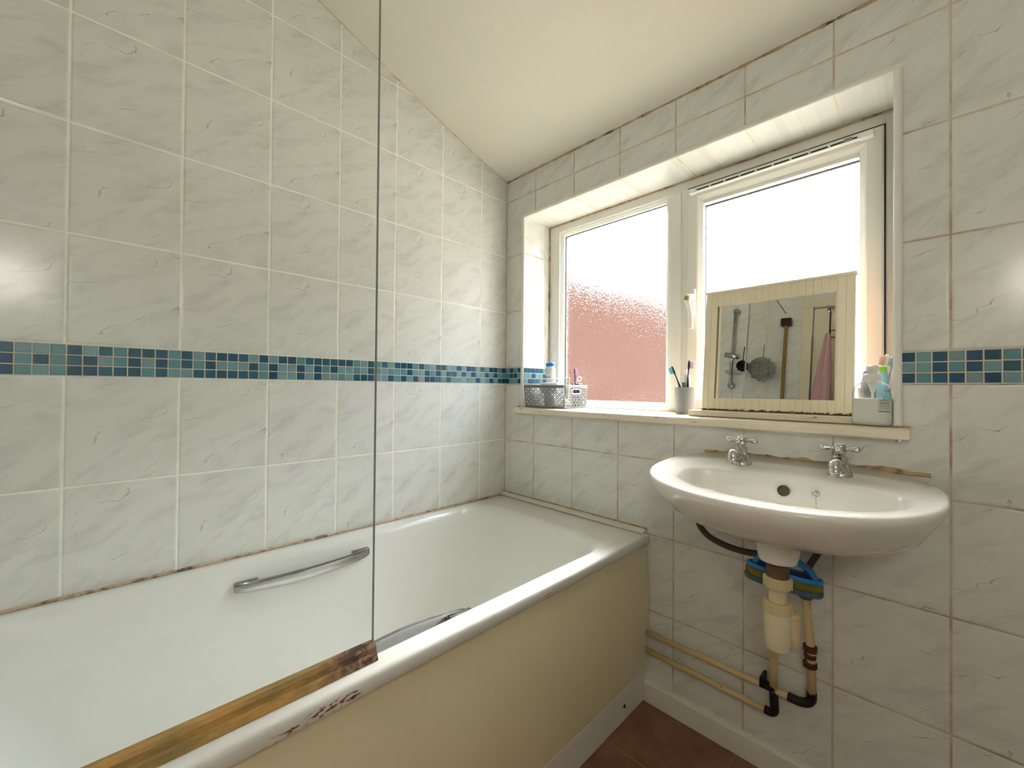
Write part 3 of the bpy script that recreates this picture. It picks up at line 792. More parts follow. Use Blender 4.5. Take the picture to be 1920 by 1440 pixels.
PR = .0085
def pipe_thing(name, label, segs, y=-.030):
    return None
hot = thing('copper_pipe', (.85, -.03, .176), 'lower cream painted pipe running along the wall from the bath, turning up black', 'pipe', 'cream painted water pipes')
bm = bmesh.new(); tube(bm, [(.700, -.030, .180), (1.040, -.030, .176)], PR, 16); obj('pipe_run', bm, M['cream_pipe'], hot, smooth=True)
bm = bmesh.new(); tube(bm, spline([(1.036, -.030, .176), (1.050, -.030, .176), (1.058, -.030, .184), (1.058, -.030, .198), (1.056, -.030, .236)], 5), .0105, 16); obj('elbow', bm, M['black_paint'], hot, smooth=True)
bm = bmesh.new(); tube(bm, [(1.056, -.031, .234), (1.057, -.034, .32), (1.062, -.040, .46), (1.064, -.045, .63)], [PR+.001]*4, 16); obj('pipe_riser', bm, M['cream_pipe'], hot, smooth=True)
bm = bmesh.new(); box(bm, 1.026, 1.060, -.044, -.018, .236, .247, .002); box(bm, 1.026, 1.034, -.044, -.001, .236, .262, .002); obj('pipe_clip', bm, M['black_paint'], hot)
cold = thing('copper_pipe', (.85, -.03, .238), 'upper cream painted pipe running along the wall from the bath to the black elbow', 'pipe', 'cream painted water pipes')
bm = bmesh.new(); tube(bm, [(.702, -.030, .236), (1.100, -.030, .237)], PR, 16); obj('pipe_run', bm, M['cream_pipe'], cold, smooth=True)
bm = bmesh.new(); tube(bm, spline([(1.088, -.030, .237), (1.110, -.030, .237), (1.128, -.030, .243), (1.137, -.030, .256), (1.138, -.030, .274)], 5), .0108, 16); obj('elbow', bm, M['black_paint'], cold, smooth=True)
bm = bmesh.new(); tube(bm, [(1.138, -.030, .272), (1.136, -.030, .372), (1.128, -.030, .46), (1.124, -.030, .525)], [PR+.001]*4, 16); obj('pipe_riser', bm, M['cream_pipe'], cold, smooth=True)
for (z0, z1, r) in ((.333, .347, .0150), (.355, .367, .0130), (.372, .388, .0150)):
    bm = bmesh.new(); lathe(bm, [(r-.002, z0), (r, z0+.002), (r, z1-.002), (r-.002, z1)], 6 if r < .013 else 24, T(1.134, -.030, 0)); obj('compression_ring', bm, M['rust'], cold, autos=40)
for (z0, z1, r) in ((.500, .512, .0145), (.518, .530, .0125)):
    bm = bmesh.new(); lathe(bm, [(r-.002, z0), (r, z0+.002), (r, z1-.002), (r-.002, z1)], 24, T(1.125, -.030, 0)); obj('compression_ring', bm, M['brass_dirty'], cold, autos=40)
bm = bmesh.new(); tube(bm, spline([(1.124, -.030, .525), (1.128, -.032, .57), (1.150, -.040, .62), (1.18, -.055, .68), (1.196, -.060, .79)], 6), .0075, 14)
obj('flexible_tail', bm, M['hose'], cold, smooth=True)
bm = bmesh.new(); tube(bm, spline([(.985, -.070, .80), (.90, -.075, .69), (.880, -.075, .645), (.905, -.07, .608), (.96, -.06, .588), (1.02, -.05, .586), (1.064, -.045, .60)], 7), .0085, 14)
obj('flexible_tap_hose', bm, M['hose'], smooth=True, label='dark braided hose looping under the left end of the basin', cat='hose')

# blue scrubbing sponge wedged behind the trap
sp = thing('scrubbing_sponge', (1.10, -.13, .545), 'blue oval scrubbing sponge with loop handle wedged behind the waste trap', 'sponge')
MS = T(1.098, -.128, .583) @ Matrix.Rotation(math.radians(3), 4, 'Y') @ Matrix.Rotation(math.radians(-10), 4, 'X') @ Matrix.Rotation(math.radians(12), 4, 'Z')
def oval(s, z, ax=.078, ay=.048, n=48):
    r = []
    for k in range(n):
        a = 2*PI*k/n; w = 1-.16*math.exp(-(math.cos(a)/.35)**2)
        r.append(MS @ Vector((ax*s*math.cos(a), ay*s*math.sin(a)*w, z)))
    return r
bm = bmesh.new(); rings_mesh(bm, [oval(.98, -.030), oval(1.02, -.024), oval(1.01, -.018), oval(.9, -.018)], cap0=True, cap1=True); obj('scourer_pad', bm, M['sponge_scour'], sp, autos=60)
bm = bmesh.new(); rings_mesh(bm, [oval(.95, -.018), oval(1.0, -.016), oval(1.0, -.004), oval(.95, -.002)], cap0=True, cap1=True); obj('sponge_layer', bm, M['sponge_olive'], sp, autos=60)
bm = bmesh.new(); rings_mesh(bm, [oval(.96, -.002), oval(1.0, .001), oval(1.0, .006), oval(.97, .009), oval(.92, .009), oval(.88, .004)], cap0=True); obj('backing', bm, M['sponge_blue'], sp, autos=60)
bm = bmesh.new(); rings_mesh(bm, [oval(.88, .0025), oval(.88, .0045)], cap0=True, cap1=True); obj('recess', bm, M['sponge_navy'], sp, autos=60)
bm = bmesh.new(); tube(bm, [MS @ Vector(p) for p in spline([(-.060, 0, .006), (-.045, 0, .026), (0, 0, .038), (.045, 0, .026), (.062, 0, .006)], 6)], .013, 14, .45); obj('loop_handle', bm, M['sponge_blue'], sp, smooth=True)

# ------------------------------------------------------------------ framed mirror on the sill
Y0, Z0 = .050, .9555
LA = math.atan(.04/.37)
def lean(v): 
    y, z = v.y-Y0, v.z-Z0
    v.y = Y0+y*math.cos(LA)+z*math.sin(LA); v.z = Z0+z*math.cos(LA)-y*math.sin(LA)
def leanbm(bm):
    for v in bm.verts: lean(v.co)
    return bm
mir = thing('framed_mirror', (1.02, .05, .9378), 'cream beadboard framed mirror leaning on the window sill', 'mirror')
bm = bmesh.new(); X0, X1, G0, G1, ZA, ZB, ZC, ZD = .839, 1.208, .881, 1.173, .9555, .992, 1.281, 1.322
nb = 21; pw = (X1-X0)/nb
for i in range(nb):
    a, b = X0+i*pw, X0+(i+1)*pw
    c = (a+b)/2
    g = .0001
    if c < G0 or c > G1: box(bm, a+g, b-g, Y0, Y0+.0162, ZA, ZD, .0007, 1)
    else:
        box(bm, a+g, b-g, Y0, Y0+.0162, ZA, ZB, .0007, 1); box(bm, a+g, b-g, Y0, Y0+.0162, ZC, ZD, .0007, 1)
leanbm(bm); obj('beadboard_frame', bm, M['bead'], mir)
bm = leanbm(B(X0-.003, X1+.003, Y0-.004, Y0+.018, ZD, ZD+.007, .001)); obj('top_cap', bm, M['bead'], mir)
bm = bmesh.new()
for (a, b, c, d) in ((G0-.003, G0+.004, ZB-.002, ZC+.003), (G1-.004, G1+.003, ZB-.002, ZC+.003), (G0+.004, G1-.004, ZC-.001, ZC+.003), (G0+.004, G1-.004, ZB-.002, ZB+.002)): box(bm, a, b, Y0+.003, Y0+.014, c, d, .0006, 1)
leanbm(bm); obj('inner_edge', bm, M['bead'], mir)
obj('mirror_glass', leanbm(B(G0-.001, G1+.001, Y0+.006, Y0+.010, ZB-.001, ZC+.001)), M['mirror'], mir)
obj('backing_board', leanbm(B(X0+.004, X1-.004, Y0+.0165, Y0+.019, ZA+.002, ZD-.002)), P('hardboard', (140, 100, 64), .8), mir)
obj('shelf_foot', B(.812, 1.232, .010, .078, .9378, .9545, .0025), M['sill'], mir)

# ------------------------------------------------------------------ toothbrush builder
def toothbrush(base, top, bdir, hmat, bmat, label, group=None, tip=None, mid=None, bend=.004):
    base = Vector(base); top = Vector(top); bdir = Vector(bdir).normalized(); ax = (top-base).normalized()
    bdir = (bdir-ax*bdir.dot(ax)).normalized(); L = (top-base).length
    t = thing('toothbrush', base, label, 'toothbrush', group)
    bm = bmesh.new(); pts = []; rr = []
    for i in range(25):
        k = i/24; pts.append(base+ax*L*k-bdir*bend*math.sin(PI*k))
        rr.append(.0030 if i == 0 else (.0058 if k < .45 else (.0058-.0030*min(1, (k-.45)/.2) if k < .80 else (.0028+.0030*min(1, (k-.80)/.06) if k < .97 else .0042))))
    tube(bm, pts, rr, 12, .7, bdir); obj('handle', bm, hmat, t, smooth=True)
    side = ax.cross(bdir).normalized(); bm = bmesh.new()
    for i in range(7):
        for j in (-1, 0, 1):
            c = base+ax*(L*(.845+.020*i))+side*.0030*j+bdir*.0020
            h = .0095+.001*((i+j) % 2); mt = Matrix.Identity(4)
            for q in range(3): mt[q][0] = ax[q]; mt[q][1] = side[q]; mt[q][2] = bdir[q]
            mt.translation = c; lathe(bm, [(.0013, 0), (.0014, h)], 6, mt)
    obj('bristles', bm, bmat, t)
    if tip:
        bm = bmesh.new(); tube(bm, [base+ax*L*.40-bdir*(bend*.95-.0028), base+ax*L*.62-bdir*(bend*.9-.0018)], [.0036, .0026], 8, .6, bdir); obj('grip', bm, tip, t, smooth=True)
    return t
def cup_mesh(bm, x, y, z, r0, r1, h, th=.0018, foot=True):
    p = [(r0*.86, 0), (r0*.88, .0015), (r0*.88, .011), (r0*.97, .0125), (r0, .015), (r1, h), (r1-th, h), (r0-th, .018), (r0*.6, .014), (.0, .014)]
    lathe(bm, p, 40, T(x, y, z), cap=False); 
    bm.faces.ensure_lookup_table()
SZ = .9376
# ------------------------------------------------------------------ grey tumbler with two brushes
CX, CY = .768, .096
bm = bmesh.new(); cup_mesh(bm, CX, CY, SZ, .0310, .0338, .088)
obj('tumbler', bm, M['tumbler'], autos=40, label='grey plastic tumbler on the sill between the two window panes', cat='tumbler')
toothbrush((CX+.004, CY, SZ+.016), (CX-.048, CY+.004, .9376+.158), (-.75, -.66, 0), M['black_plastic'], M['teal_bristle'], 'black toothbrush with teal bristles leaning left in the grey tumbler by the mirror', tip=M['teal_plastic'])
toothbrush((CX+.010, CY+.004, SZ+.016), (CX+.0165, CY-.006, .9376+.176), (.85, .5, 0), M['black_plastic'], M['lilac_bristle'], 'black toothbrush with lilac bristles standing upright in the grey tumbler', tip=M['purple_plastic'])
def tube_of_paste(x, y, z, h, w, label, capm, stripe, body=None, rot=0.0, name='toothpaste_tube', cap_h=.018):
    t = thing(name, (x, y, z), label, 'toothpaste'); n = 28; rings = []
    for k in range(10):
        q = k/9; a = w*(1-.06*q); b = .0015+(.013)*q**.8; zz = z+h*q
        if k == 9: a *= .75; b *= .9
        rings.append([Vector((x+a*math.cos(2*PI*i/n)*math.cos(rot)-b*math.sin(2*PI*i/n)*math.sin(rot), y+a*math.cos(2*PI*i/n)*math.sin(rot)+b*math.sin(2*PI*i/n)*math.cos(rot), zz)) for i in range(n)])
    bm = bmesh.new(); rings_mesh(bm, rings, cap0=True, cap1=True); obj('tube', bm, body or M['white_plastic'], t, autos=50)
    bm = bmesh.new(); lathe(bm, [(.0075, 0), (.0082, .003), (.0078, cap_h-.004), (.005, cap_h)], 20, T(x, y, z+h)); obj('cap', bm, capm, t, autos=40)
    if stripe:
        rs = [[p.lerp(Vector((x, y, p.z)), -.03) for p in r[16:26]] for r in rings[2:8]]
        bm = bmesh.new(); rings_mesh(bm, rs, closed=False); obj('printed_band', bm, stripe, t, smooth=True)
    return t
tube_of_paste(CX-.001, CY+.010, SZ+.016, .113, .0185, 'white toothpaste tube, cap up, in the grey tumbler by the mirror', M['white_plastic'], P('grey_green_print', (92, 116, 110), .5), rot=-.75)

# ------------------------------------------------------------------ text helper
def text_mesh(body, size, mw, name, mat, parent, thick=.0002):
    cu = bpy.data.curves.new('t', 'FONT'); cu.body = body; cu.size = size; cu.align_x = 'CENTER'; cu.align_y = 'CENTER'; cu.extrude = thick
    to = bpy.data.objects.new('t', cu); S.collection.objects.link(to)
    dg = bpy.context.evaluated_depsgraph_get(); me = bpy.data.meshes.new_from_object(to.evaluated_get(dg))
    bpy.data.objects.remove(to); bm = bmesh.new(); bm.from_mesh(me); bpy.data.meshes.remove(me)
    bmesh.ops.transform(bm, matrix=mw, verts=bm.verts); return bm
def facing(loc, ang):
    """text plane facing direction ang (radians, angle of outward normal in xy)"""
    nx, ny = math.cos(ang), math.sin(ang); mt = Matrix.Identity(4)
    X = Vector((-ny, nx, 0)); Z = Vector((nx, ny, 0)); Yv = Vector((0, 0, 1))
    for q in range(3): mt[q][0] = X[q]; mt[q][1] = Yv[q]; mt[q][2] = Z[q]
    mt.translation = loc; return mt

# ------------------------------------------------------------------ soap dispenser
BX, BY = 1.2475, .012
sb = thing('soap_dispenser', (BX, BY, SZ), 'clear pump bottle half full of white liquid soap at the right end of the sill', 'soap bottle')
RZr = math.radians(-12)
def sel(a, b, z, n=48, e=.62, s=1.0):
    r = []
    for k in range(n):
        t = 2*PI*k/n; c, sn = math.cos(t), math.sin(t)
        x = a*s*math.copysign(abs(c)**e, c); y = b*s*math.copysign(abs(sn)**e, sn)
        r.append(Vector((BX+x*math.cos(RZr)-y*math.sin(RZr), BY+x*math.sin(RZr)+y*math.cos(RZr), SZ+z)))
    return r
A_, B_ = .0385, .024
shell = [sel(A_, B_, .000, s=.86), sel(A_, B_, .003, s=.95), sel(A_, B_, .009, s=1.0), sel(A_, B_, .030, s=.985), sel(A_, B_, .055, s=.97), sel(A_, B_, .076, s=.97), sel(A_, B_, .086, s=.92), sel(A_, B_, .094, s=.80, e=.7), sel(A_, B_, .100, s=.60, e=.8), sel(.0155, .0155, .103, e=1), sel(.0145, .0145, .108, e=1)]
bm = bmesh.new(); rings_mesh(bm, shell, cap0=True); obj('bottle', bm, M['bottle_clear'], sb, smooth=True)
liq = [sel(A_, B_, .0015, s=.82), sel(A_, B_, .004, s=.92), sel(A_, B_, .010, s=.965), sel(A_, B_, .030, s=.95), sel(A_, B_, .063, s=.935)]
bm = bmesh.new(); rings_mesh(bm, liq, cap0=True, cap1=True); obj('soap', bm, M['soap'], sb, autos=60)
bm = bmesh.new(); lathe(bm, [(.0165, .1035), (.0170, .105), (.0170, .119), (.0150, .121), (.0095, .1225), (.0085, .124), (.0085, .136)], 36, T(BX, BY, SZ))
for k in range(24):
    a = 2*PI*k/24; c = (BX+.0171*math.cos(a), BY+.0171*math.sin(a)); box(bm, c[0]-.0006, c[0]+.0006, c[1]-.0006, c[1]+.0006, SZ+.106, SZ+.118)
pc = obj('pump_collar', bm, M['white_plastic'], sb, autos=40)
bm = bmesh.new(); lathe(bm, [(.0115, .127), (.0120, .129), (.0115, .139), (.0100, .141)], 28, T(BX, BY, SZ))
tube(bm, [(BX, BY, SZ+.1365), (BX-.001, BY-.012, SZ+.1370), (BX-.002, BY-.024, SZ+.1365), (BX-.002, BY-.028, SZ+.134)], [.0075, .006, .0048, .0042], 12)
obj('pump_head', bm, M['white_plastic'], sb, autos=50)
bm = bmesh.new(); lathe(bm, [(.0085, .105), (.0085, .094), (.0055, .088), (.0045, .080), (.0024, .078), (.0024, .010)][::-1], 16, T(BX, BY, SZ)); obj('dip_tube', bm, M['white_plastic'], sb, autos=50)
ang = math.radians(-65)
# printed label on the right front of the bottle
def surf(rings, i0, i1, z0, z1, off):
    rows = []
    for q in range(7):
        z = z0+(z1-z0)*q/6
        for ra, rb in zip(rings, rings[1:]):
            if ra[0].z-SZ <= z <= rb[0].z-SZ:
                t = (z-(ra[0].z-SZ))/max(1e-6, rb[0].z-ra[0].z); row = [a.lerp(b, t) for a, b in zip(ra, rb)]; break
        rows.append([(p+(p-Vector((BX, BY, p.z))).normalized()*off) for p in [row[k % 48] for k in range(i0, i1)]])
    return rows
bm = bmesh.new(); rings_mesh(bm, surf(shell, 40, 47, .060, .078, .0004), closed=False); obj('label_band', bm, M['ink_pale'], sb, smooth=True)
def bottle_text(s, size, z, mat, dx=.0):
    mt = facing(Vector((BX+.0225+dx, BY-.0292, SZ+z)), math.radians(-90-12+4))
    bm = text_mesh(s, size, mt, 'lettering', mat, sb); obj('lettering', bm, mat, sb)
bottle_text('Moisture', .0058, .0600, M['ink_navy']); bottle_text('Care', .0085, .0532, M['ink_navy']); bottle_text('Hand Wash', .0038, .0465, M['ink_navy'])
bm = bmesh.new()
for z, w, h in ((.0425, .019, .0006), (.0395, .019, .0006), (.034, .020, .0024)):
    mt = facing(Vector((BX+.0225, BY-.0285, SZ+z)), math.radians(-98)); r = bmesh.ops.create_cube(bm, size=1, matrix=mt @ Matrix.Diagonal((w, h, .0002, 1)))
obj('printed_line', bm, M['ink_teal'], sb)

# ------------------------------------------------------------------ second tumbler behind the soap
C2X, C2Y = 1.243, .100
bm = bmesh.new(); cup_mesh(bm, C2X, C2Y, SZ, .026, .032, .088)
obj('tumbler', bm, M['tumbler'], autos=40, label='grey plastic tumbler standing behind the soap bottle', cat='tumbler')
toothbrush((C2X-.002, C2Y-.002, SZ+.016), (C2X+.026, C2Y-.024, SZ+.170), (-.9, -.4, 0), M['white_plastic'], M['pink_bristle'], 'white toothbrush with pink bristles behind the soap bottle, the nearer of two', group=None)
toothbrush((C2X+.004, C2Y+.006, SZ+.016), (C2X+.036, C2Y-.012, SZ+.166), (-.9, -.4, 0), P('pale_grey_plastic', (190, 200, 206), .35), M['white_plastic'], 'pale grey toothbrush with white bristles, rightmost in the tumbler behind the soap')
tube_of_paste(C2X+.002, C2Y-.006, SZ+.016, .108, .017, 'green and white toothpaste tube with white cap in the tumbler behind the soap', M['white_plastic'], M['green_plastic'], rot=-.5)
tube_of_paste(C2X-.014, C2Y+.006, SZ+.016, .098, .013, 'violet and white tube leaning at the left of the tumbler behind the soap', P('violet_cap', (96, 96, 160), .4), None, body=P('violet_tube', (150, 150, 196), .4), rot=-.3)
lt = thing('lime_cap_bottle', (1.262, .060, SZ), 'slim pale blue bottle with lime green cap, right behind the soap bottle', 'bottle')
bm = bmesh.new(); lathe(bm, [(.010, 0), (.0115, .002), (.0115, .118), (.009, .124), (.0075, .126)], 28, T(1.262, .060, SZ)); obj('bottle_body', bm, P('pale_blue_plastic', (150, 196, 214), .3), lt, autos=40)
bm = bmesh.new(); lathe(bm, [(.0078, .126), (.0078, .139), (.006, .141)], 20, T(1.262, .060, SZ)); obj('cap', bm, P('lime_cap', (130, 190, 30), .35), lt, autos=40)

# ------------------------------------------------------------------ perforated basket
BA = Vector((.143, -.018)); BBv = Vector((.322, .018)); BCv = Vector((.328, .152)); BD = BA+(BCv-BBv)
bk = thing('storage_basket', (.22, .05, SZ), 'grey perforated plastic basket in the left corner of the sill', 'basket')
HB = .092
flare = .007
cen = (BA+BBv+BCv+BD)/4
def corner(c, z):
    d = (c-cen).normalized(); return Vector((c.x, c.y, 0))+Vector((d.x, d.y, 0))*flare*z/HB+Vector((0, 0, SZ+z))
def perforated(c0, c1, handle=False):
    """wall panel with real lattice holes: grid of cells, hexagonal-ish openings cut out"""
    bm = bmesh.new(); L = (corner(c1, 0)-corner(c0, 0)).length
    cols = int(L/.0112); rows = 7
    def pt(u, z): return corner(c0, z).lerp(corner(c1, z), u)
    z0, z1 = .007, .082
    nrm = (corner(c1, 0)-corner(c0, 0)).cross(Vector((0, 0, 1))).normalized()
    def quad_(a, b, c, d): bm.faces.new([bm.verts.new(p) for p in (a, b, c, d)])
    quad_(pt(0, 0), pt(1, 0), pt(1, z0), pt(0, z0)); quad_(pt(0, z1), pt(1, z1), pt(1, HB), pt(0, HB))
    um, uM = .03, .97
    quad_(pt(0, z0), pt(um, z0), pt(um, z1), pt(0, z1)); quad_(pt(uM, z0), pt(1, z0), pt(1, z1), pt(uM, z1))
    for i in range(cols):
        for j in range(rows):
            u0 = um+(uM-um)*i/cols; u1 = um+(uM-um)*(i+1)/cols; a0 = z0+(z1-z0)*j/rows; a1 = z0+(z1-z0)*(j+1)/rows
            uc, ac = (u0+u1)/2, (a0+a1)/2
            inh = handle and abs(uc-.5) < .19 and .058 < ac < .077
            if inh:
                continue
            big = .41 if (i+j) % 2 else .30
            N_ = 8; outer = []; inner = []
            for k in range(N_):
                t = 2*PI*(k+.5)/N_; c, s_ = math.cos(t), math.sin(t); mm_ = max(abs(c), abs(s_))
                outer.append(bm.verts.new(pt(uc+(u1-u0)/2*c/mm_, ac+(a1-a0)/2*s_/mm_)))
                inner.append(bm.verts.new(pt(uc+(u1-u0)*big*c, ac+(a1-a0)*big*s_)))
            for k in range(N_):
                q = (k+1) % N_; bm.faces.new((outer[k], outer[q], inner[q], inner[k]))
    bmesh.ops.remove_doubles(bm, verts=bm.verts, dist=1e-5)
    bmesh.ops.recalc_face_normals(bm, faces=bm.faces)
    bmesh.ops.solidify(bm, geom=list(bm.faces), thickness=.0016)
    return bm
for c0, c1, h in ((BA, BBv, False), (BBv, BCv, True), (BCv, BD, False), (BD, BA, True)):
    obj('basket_side', perforated(c0, c1, h), M['grey_plastic'], bk)
bm = bmesh.new()
pts = [corner(c, HB) for c in (BA, BBv, BCv, BD)]
for a, b in zip(pts, pts[1:]+pts[:1]): tube(bm, [a, b], .0022, 8)
obj('rim', bm, M['grey_plastic'], bk)
for c0, c1 in ((BBv, BCv), (BD, BA)):
    bm = bmesh.new(); loop = []
    for k in range(24):
        t = 2*PI*k/24; c, s_ = math.cos(t), math.sin(t)
        u = .5+.20*math.copysign(abs(c)**.5, c); z = .0675+.0098*math.copysign(abs(s_)**.5, s_)
        loop.append(corner(c0, z).lerp(corner(c1, z), u))
    tube(bm, loop+[loop[0]], .0019, 8)
    obj('handle_rim', bm, M['white_plastic'], bk)
bm = bmesh.new(); vs = [bm.verts.new(corner(c, .002)) for c in (BA, BBv, BCv, BD)]; bm.faces.new(vs); bmesh.ops.solidify(bm, geom=list(bm.faces), thickness=.001)
obj('basket_floor', bm, M['grey_plastic'], bk)
BF = SZ+.0035
# shampoo bottle with blue cap
dx, dy = .196, .078
dv = thing('shampoo_bottle', (dx, dy, BF), 'white bottle with a blue flip cap standing in the grey basket', 'bottle')
def dsel(a, b, z, n=32, r=.12):
    return [Vector((dx+a*math.cos(t)*math.cos(r)-b*math.sin(t)*math.sin(r), dy+a*math.cos(t)*math.sin(r)+b*math.sin(t)*math.cos(r), BF+z)) for t in [2*PI*k/n for k in range(n)]]
bm = bmesh.new(); rings_mesh(bm, [dsel(.024, .014, 0), dsel(.026, .016, .004), dsel(.026, .016, .120), dsel(.0245, .015, .155), dsel(.020, .013, .168), dsel(.018, .012, .170)], cap0=True, cap1=True)
obj('bottle_body', bm, M['white_plastic'], dv, autos=50)
bm = bmesh.new(); rings_mesh(bm, [dsel(.0175, .012, .170), dsel(.0195, .0125, .173), dsel(.0205, .013, .181), dsel(.017, .011, .186), dsel(.008, .005, .188)], cap0=True, cap1=True)
obj('flip_cap', bm, M['blue_plastic'], dv, autos=60)
mt = facing(Vector((dx+.0015, dy-.0172, BF+.124)), math.radians(-83)); bm = text_mesh('Dove', .0135, mt, 'lettering', M['ink_navy'], dv); obj('lettering', bm, M['ink_navy'], dv)
bm = bmesh.new(); tube(bm, [(dx-.002, dy-.0168, BF+.139), (dx+.004, dy-.0168, BF+.143), (dx+.009, dy-.0163, BF+.147)], [.002, .003, .0008], 8, .3); obj('dove_mark', bm, M['ink_gold'], dv)
# clear tub
ct = thing('clear_tub', (.236, .020, BF+.04), 'clear plastic tub standing on its side contents in the front of the basket', 'tub')
bm = bmesh.new(); x0, x1, y0, y1 = .188, .282, .020, .060
Rt = []
for z, g in ((.055, 0), (.056, .001), (.116, .004)):
    Rt.append(rrect(x0-g, x1+g, y0-g, y1+g, [.008]*4, BF+z, 4))
rings_mesh(bm, Rt, cap0=True); obj('tub_wall', bm, M['clear_plastic'], ct, autos=40)
bm = bmesh.new(); r_ = rrect(x0-.005, x1+.005, y0-.005, y1+.005, [.009]*4, BF+.116, 4); tube(bm, r_+[r_[0]], .0013, 6); obj('tub_rim', bm, M['white_plastic'], ct)
bm = bmesh.new(); box(bm, x0+.004, x1-.004, y0+.003, y1-.003, BF+.0565, BF+.100, .004); obj('cotton_pads', bm, P('pale_contents', (214, 226, 234), .8, bumps=(200, .8), var=.1), ct)
ct['label'] = 'clear plastic tub with white contents at the front of the grey basket'
# interdental pack hanging over the corner
hp = thing('blister_pack', (.315, -.002, .96), 'clear plastic sleeve hanging over the front corner of the grey basket', 'plastic pack')
def pk(u, z, off=.004):
    p = corner(BBv, 0); d = Vector((BBv.x-cen.x, BBv.y-cen.y, 0)).normalized(); s_ = Vector((-d.y, d.x, 0)); return Vector((p.x, p.y, 0))+d*(off+flare)+s_*u+Vector((0, 0, SZ+z))
bm = bmesh.new(); rg = []
for z, w in ((.034, .004), (.038, .008), (.046, .0095), (.100, .0125), (.122, .0135)):
    rg.append([pk(w*math.cos(t), z, .008+.005*math.sin(t)) for t in [2*PI*k/16 for k in range(16)]])
rings_mesh(bm, rg, cap0=True); obj('sleeve', bm, M['clear_plastic'], hp, smooth=True)
bm = bmesh.new(); lp = [pk(w, z, .014) for w, z in ((-.0135, .122), (-.012, .10), (-.0095, .046), (-.007, .037), (0, .034), (.007, .037), (.0095, .046), (.012, .10), (.0135, .122), (-.0135, .122))]; tube(bm, lp, .0011, 6); obj('sleeve_edge', bm, M['white_plastic'], hp)
toothbrush((.318, .100, BF), (.326, .082, BF+.158), (.8, -.5, .2), M['purple_plastic'], M['lilac_bristle'], 'purple toothbrush standing in the grey perforated basket')
bm = bmesh.new(); box(bm, .285, .322, .112, .142, BF+.001, BF+.098, .003)
obj('dark_box', bm, P('charcoal_card', (70, 74, 72), .5), label='dark grey box at the right of the grey basket, by the handle', cat='box')
bm = bmesh.new(); lp = [(.333+.010*math.cos(t)*(1+.2*math.sin(2*t)), .100, BF+.116+.009*math.sin(t)) for t in [2*PI*k/16 for k in range(17)]]; tube(bm, lp, .0020, 8); tube(bm, [(.325, .101, BF+.109), (.305, .102, BF+.098), (.300, .103, BF+.05)], .0018, 8)
obj('floss_pick', bm, M['white_plastic'], smooth=True, label='small white looped plastic piece poking from the grey basket beside the purple toothbrush', cat='floss holder')

# ------------------------------------------------------------------ things behind the camera, seen in the mirror
rail = thing('shower_riser', (.345, YR+.04, 1.40), 'chrome shower riser rail with soap dish, seen in the mirror', 'shower rail')
ry = YR+.045
bm = bmesh.new(); tube(bm, [(.345, ry, 1.42), (.345, ry, 1.975)], .0105, 16); obj('rail', bm, M['dull_chrome'], rail, smooth=True)
for z in (1.985, 1.435):
    bm = bmesh.new(); lathe(bm, [(.012, 0), (.022, .004), (.024, .025), (.018, .044), (.010, .046)], 20, T(.345, YR+.001, z) @ Matrix.Rotation(-PI/2, 4, 'X')); obj('rail_bracket', bm, M['dull_chrome'], rail, autos=40)
bm = bmesh.new(); tube(bm, [(.300, ry+.018, 1.655), (.345, ry+.006, 1.645), (.392, ry+.016, 1.632)], [.016, .020, .017], 16); obj('slider', bm, M['dull_chrome'], rail, smooth=True)
bm = bmesh.new(); lathe(bm, [(.02, 0), (.055, .006), (.066, .014), (.064, .016), (.052, .010), (.0, .006)], 28, T(.385, ry+.05, 1.500), cap=False); obj('soap_dish', bm, M['clear_plastic'], rail, smooth=True)
def puff(name, c, r, mat, label):
    bm = bmesh.new(); bmesh.ops.create_icosphere(bm, subdivisions=5, radius=1)
    for v in bm.verts:
        d = v.co.normalized(); k = 1+.22*noise.noise(d*5)+.16*abs(noise.noise(d*11)); v.co = d*r*k+Vector(c)
    o = obj(name, bm, mat, label=label, cat='bath puff')
    bm = bmesh.new(); tube(bm, [(c[0], c[1], c[2]+r*.7), (c[0]+.004, c[1]-.005, c[2]+r+.10)], .003, 6); obj('cord', bm, mat, o); return o
puff('bath_puff', (.552, YR+.10, 1.53), .072, M['grey_puff'], 'grey net bath puff hanging by the shower screen, seen in the mirror')
puff('bath_puff', (.455, YR+.175, 1.535), .034, M['black_cloth'], 'black bath puff hanging beside the soap dish, seen in the mirror')
# door, with an unseen slab added behind to stop light leaking round it
obj('light_leak_backing', B(DX0-.1, DX1+.1, YR-.16, YR-.1205, 0, 2.1), M['cream_paint'], kind='structure')
door = obj('door_1', B(DX0+.004, DX1-.004, YR-.050, YR-.012, .004, DZ-.006, .002), M['cream_paint'], kind='structure')
bm = bmesh.new(); AW = .055
box(bm, DX0-AW, DX0-.0, YR+.0006, YR+.016, 0, DZ, .003); box(bm, DX1, DX1+AW, YR+.0006, YR+.016, 0, DZ, .003); box(bm, DX0-AW, DX1+AW, YR+.0006, YR+.016, DZ+.0005, DZ+AW, .003)
obj('door_frame', bm, M['cream_paint'], door)
bm = bmesh.new(); lathe(bm, [(.006, 0), (.006, .08)], 12, T(DX0+.002, YR-.008, 1.68)); lathe(bm, [(.006, 0), (.006, .08)], 12, T(DX0+.002, YR-.008, .25)); obj('hinge', bm, M['dull_chrome'], door)
hk = thing('over_door_hooks', (.905, YR+.02, 1.70), 'dark wire over-door hook rack, seen in the mirror', 'hook rack')
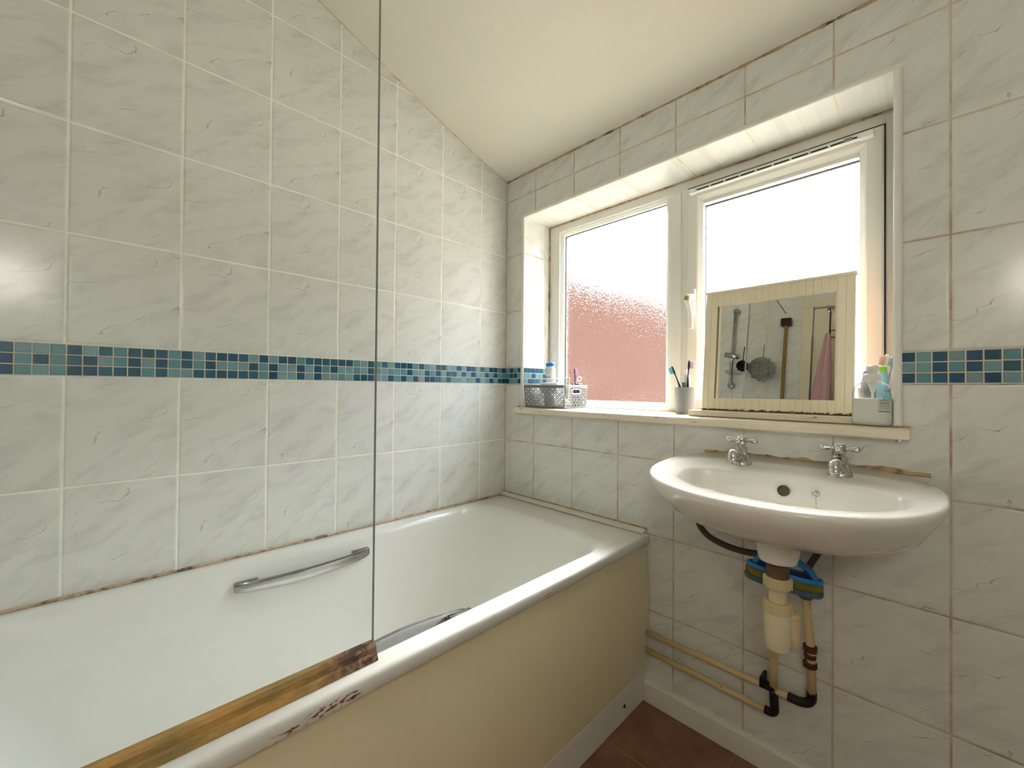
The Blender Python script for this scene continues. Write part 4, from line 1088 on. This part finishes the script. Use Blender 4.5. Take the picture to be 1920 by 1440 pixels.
bm = bmesh.new(); tube(bm, [(.890, YR-.006, 1.955), (.890, YR-.006, 1.72)], .004, 8); tube(bm, [(.890, YR-.004, 1.80), (1.20, YR-.004, 1.80)], .003, 8); tube(bm, [(.890, YR-.004, 1.755), (1.20, YR-.004, 1.755)], .003, 8); obj('wire_rack', bm, M['wire'], hk)
bm = bmesh.new(); box(bm, .874, .906, YR-.050+.038, YR-.004, 1.930, 1.962, .003); obj('bracket', bm, M['dull_chrome'], hk)
def drape(name, xc, top, bot, w0, w1, mat, label, cat, y, seed, skew=0):
    bm = bmesh.new(); rings = []; n = 40; rows = 24
    for j in range(rows+1):
        t = j/rows; z = top+(bot-top)*t; w = w0+(w1-w0)*t**.8; r = []
        for k in range(n):
            a = 2*PI*k/n; fold = 1+.22*math.sin(a*5+seed+t*1.5)
            r.append(Vector((xc+skew*t+w/2*math.cos(a), y+(.028+.012*t)*math.sin(a)*fold, z)))
        rings.append(r)
    rings_mesh(bm, rings, cap0=True, cap1=True); return obj(name, bm, mat, autos=70, label=label, cat=cat)
drape('towel', .888, 1.76, .98, .022, .15, M['pink_towel'], 'pink towel hanging on the door, seen in the mirror', 'towel', YR+.045, 1, -.045)
drape('dressing_gown', 1.01, 1.72, .75, .03, .17, M['black_cloth'], 'black garment hanging beside the pink towel, seen in the mirror', 'garment', YR+.045, 3, .02)

# unseen fill globe, added behind the camera to lift the shaded areas
lamp = thing('added_fill_lamp', (1.72, YR+.001, 1.45), 'added glowing fill globe behind the camera, unseen, brightening the shaded parts of the room', 'fill light')
N = NT('fill_glow'); N.b.inputs['Emission Color'].default_value = (1, .95, .87, 1); N.b.inputs['Emission Strength'].default_value = 21.5; N.b.inputs['Base Color'].default_value = (.8, .8, .8, 1)
bm = bmesh.new(); bmesh.ops.create_uvsphere(bm, u_segments=32, v_segments=20, radius=.10, matrix=T(1.72, YR+.115, 1.52)); obj('fill_globe', bm, N.m, lamp, smooth=True)
bm = bmesh.new(); lathe(bm, [(.05, .001), (.05, .018), (.03, .034), (.03, .046)], 28, T(1.72, YR+.0005, 1.52) @ Matrix.Rotation(-PI/2, 4, 'X')); obj('fill_globe_base', bm, M['chrome'], lamp, autos=40)
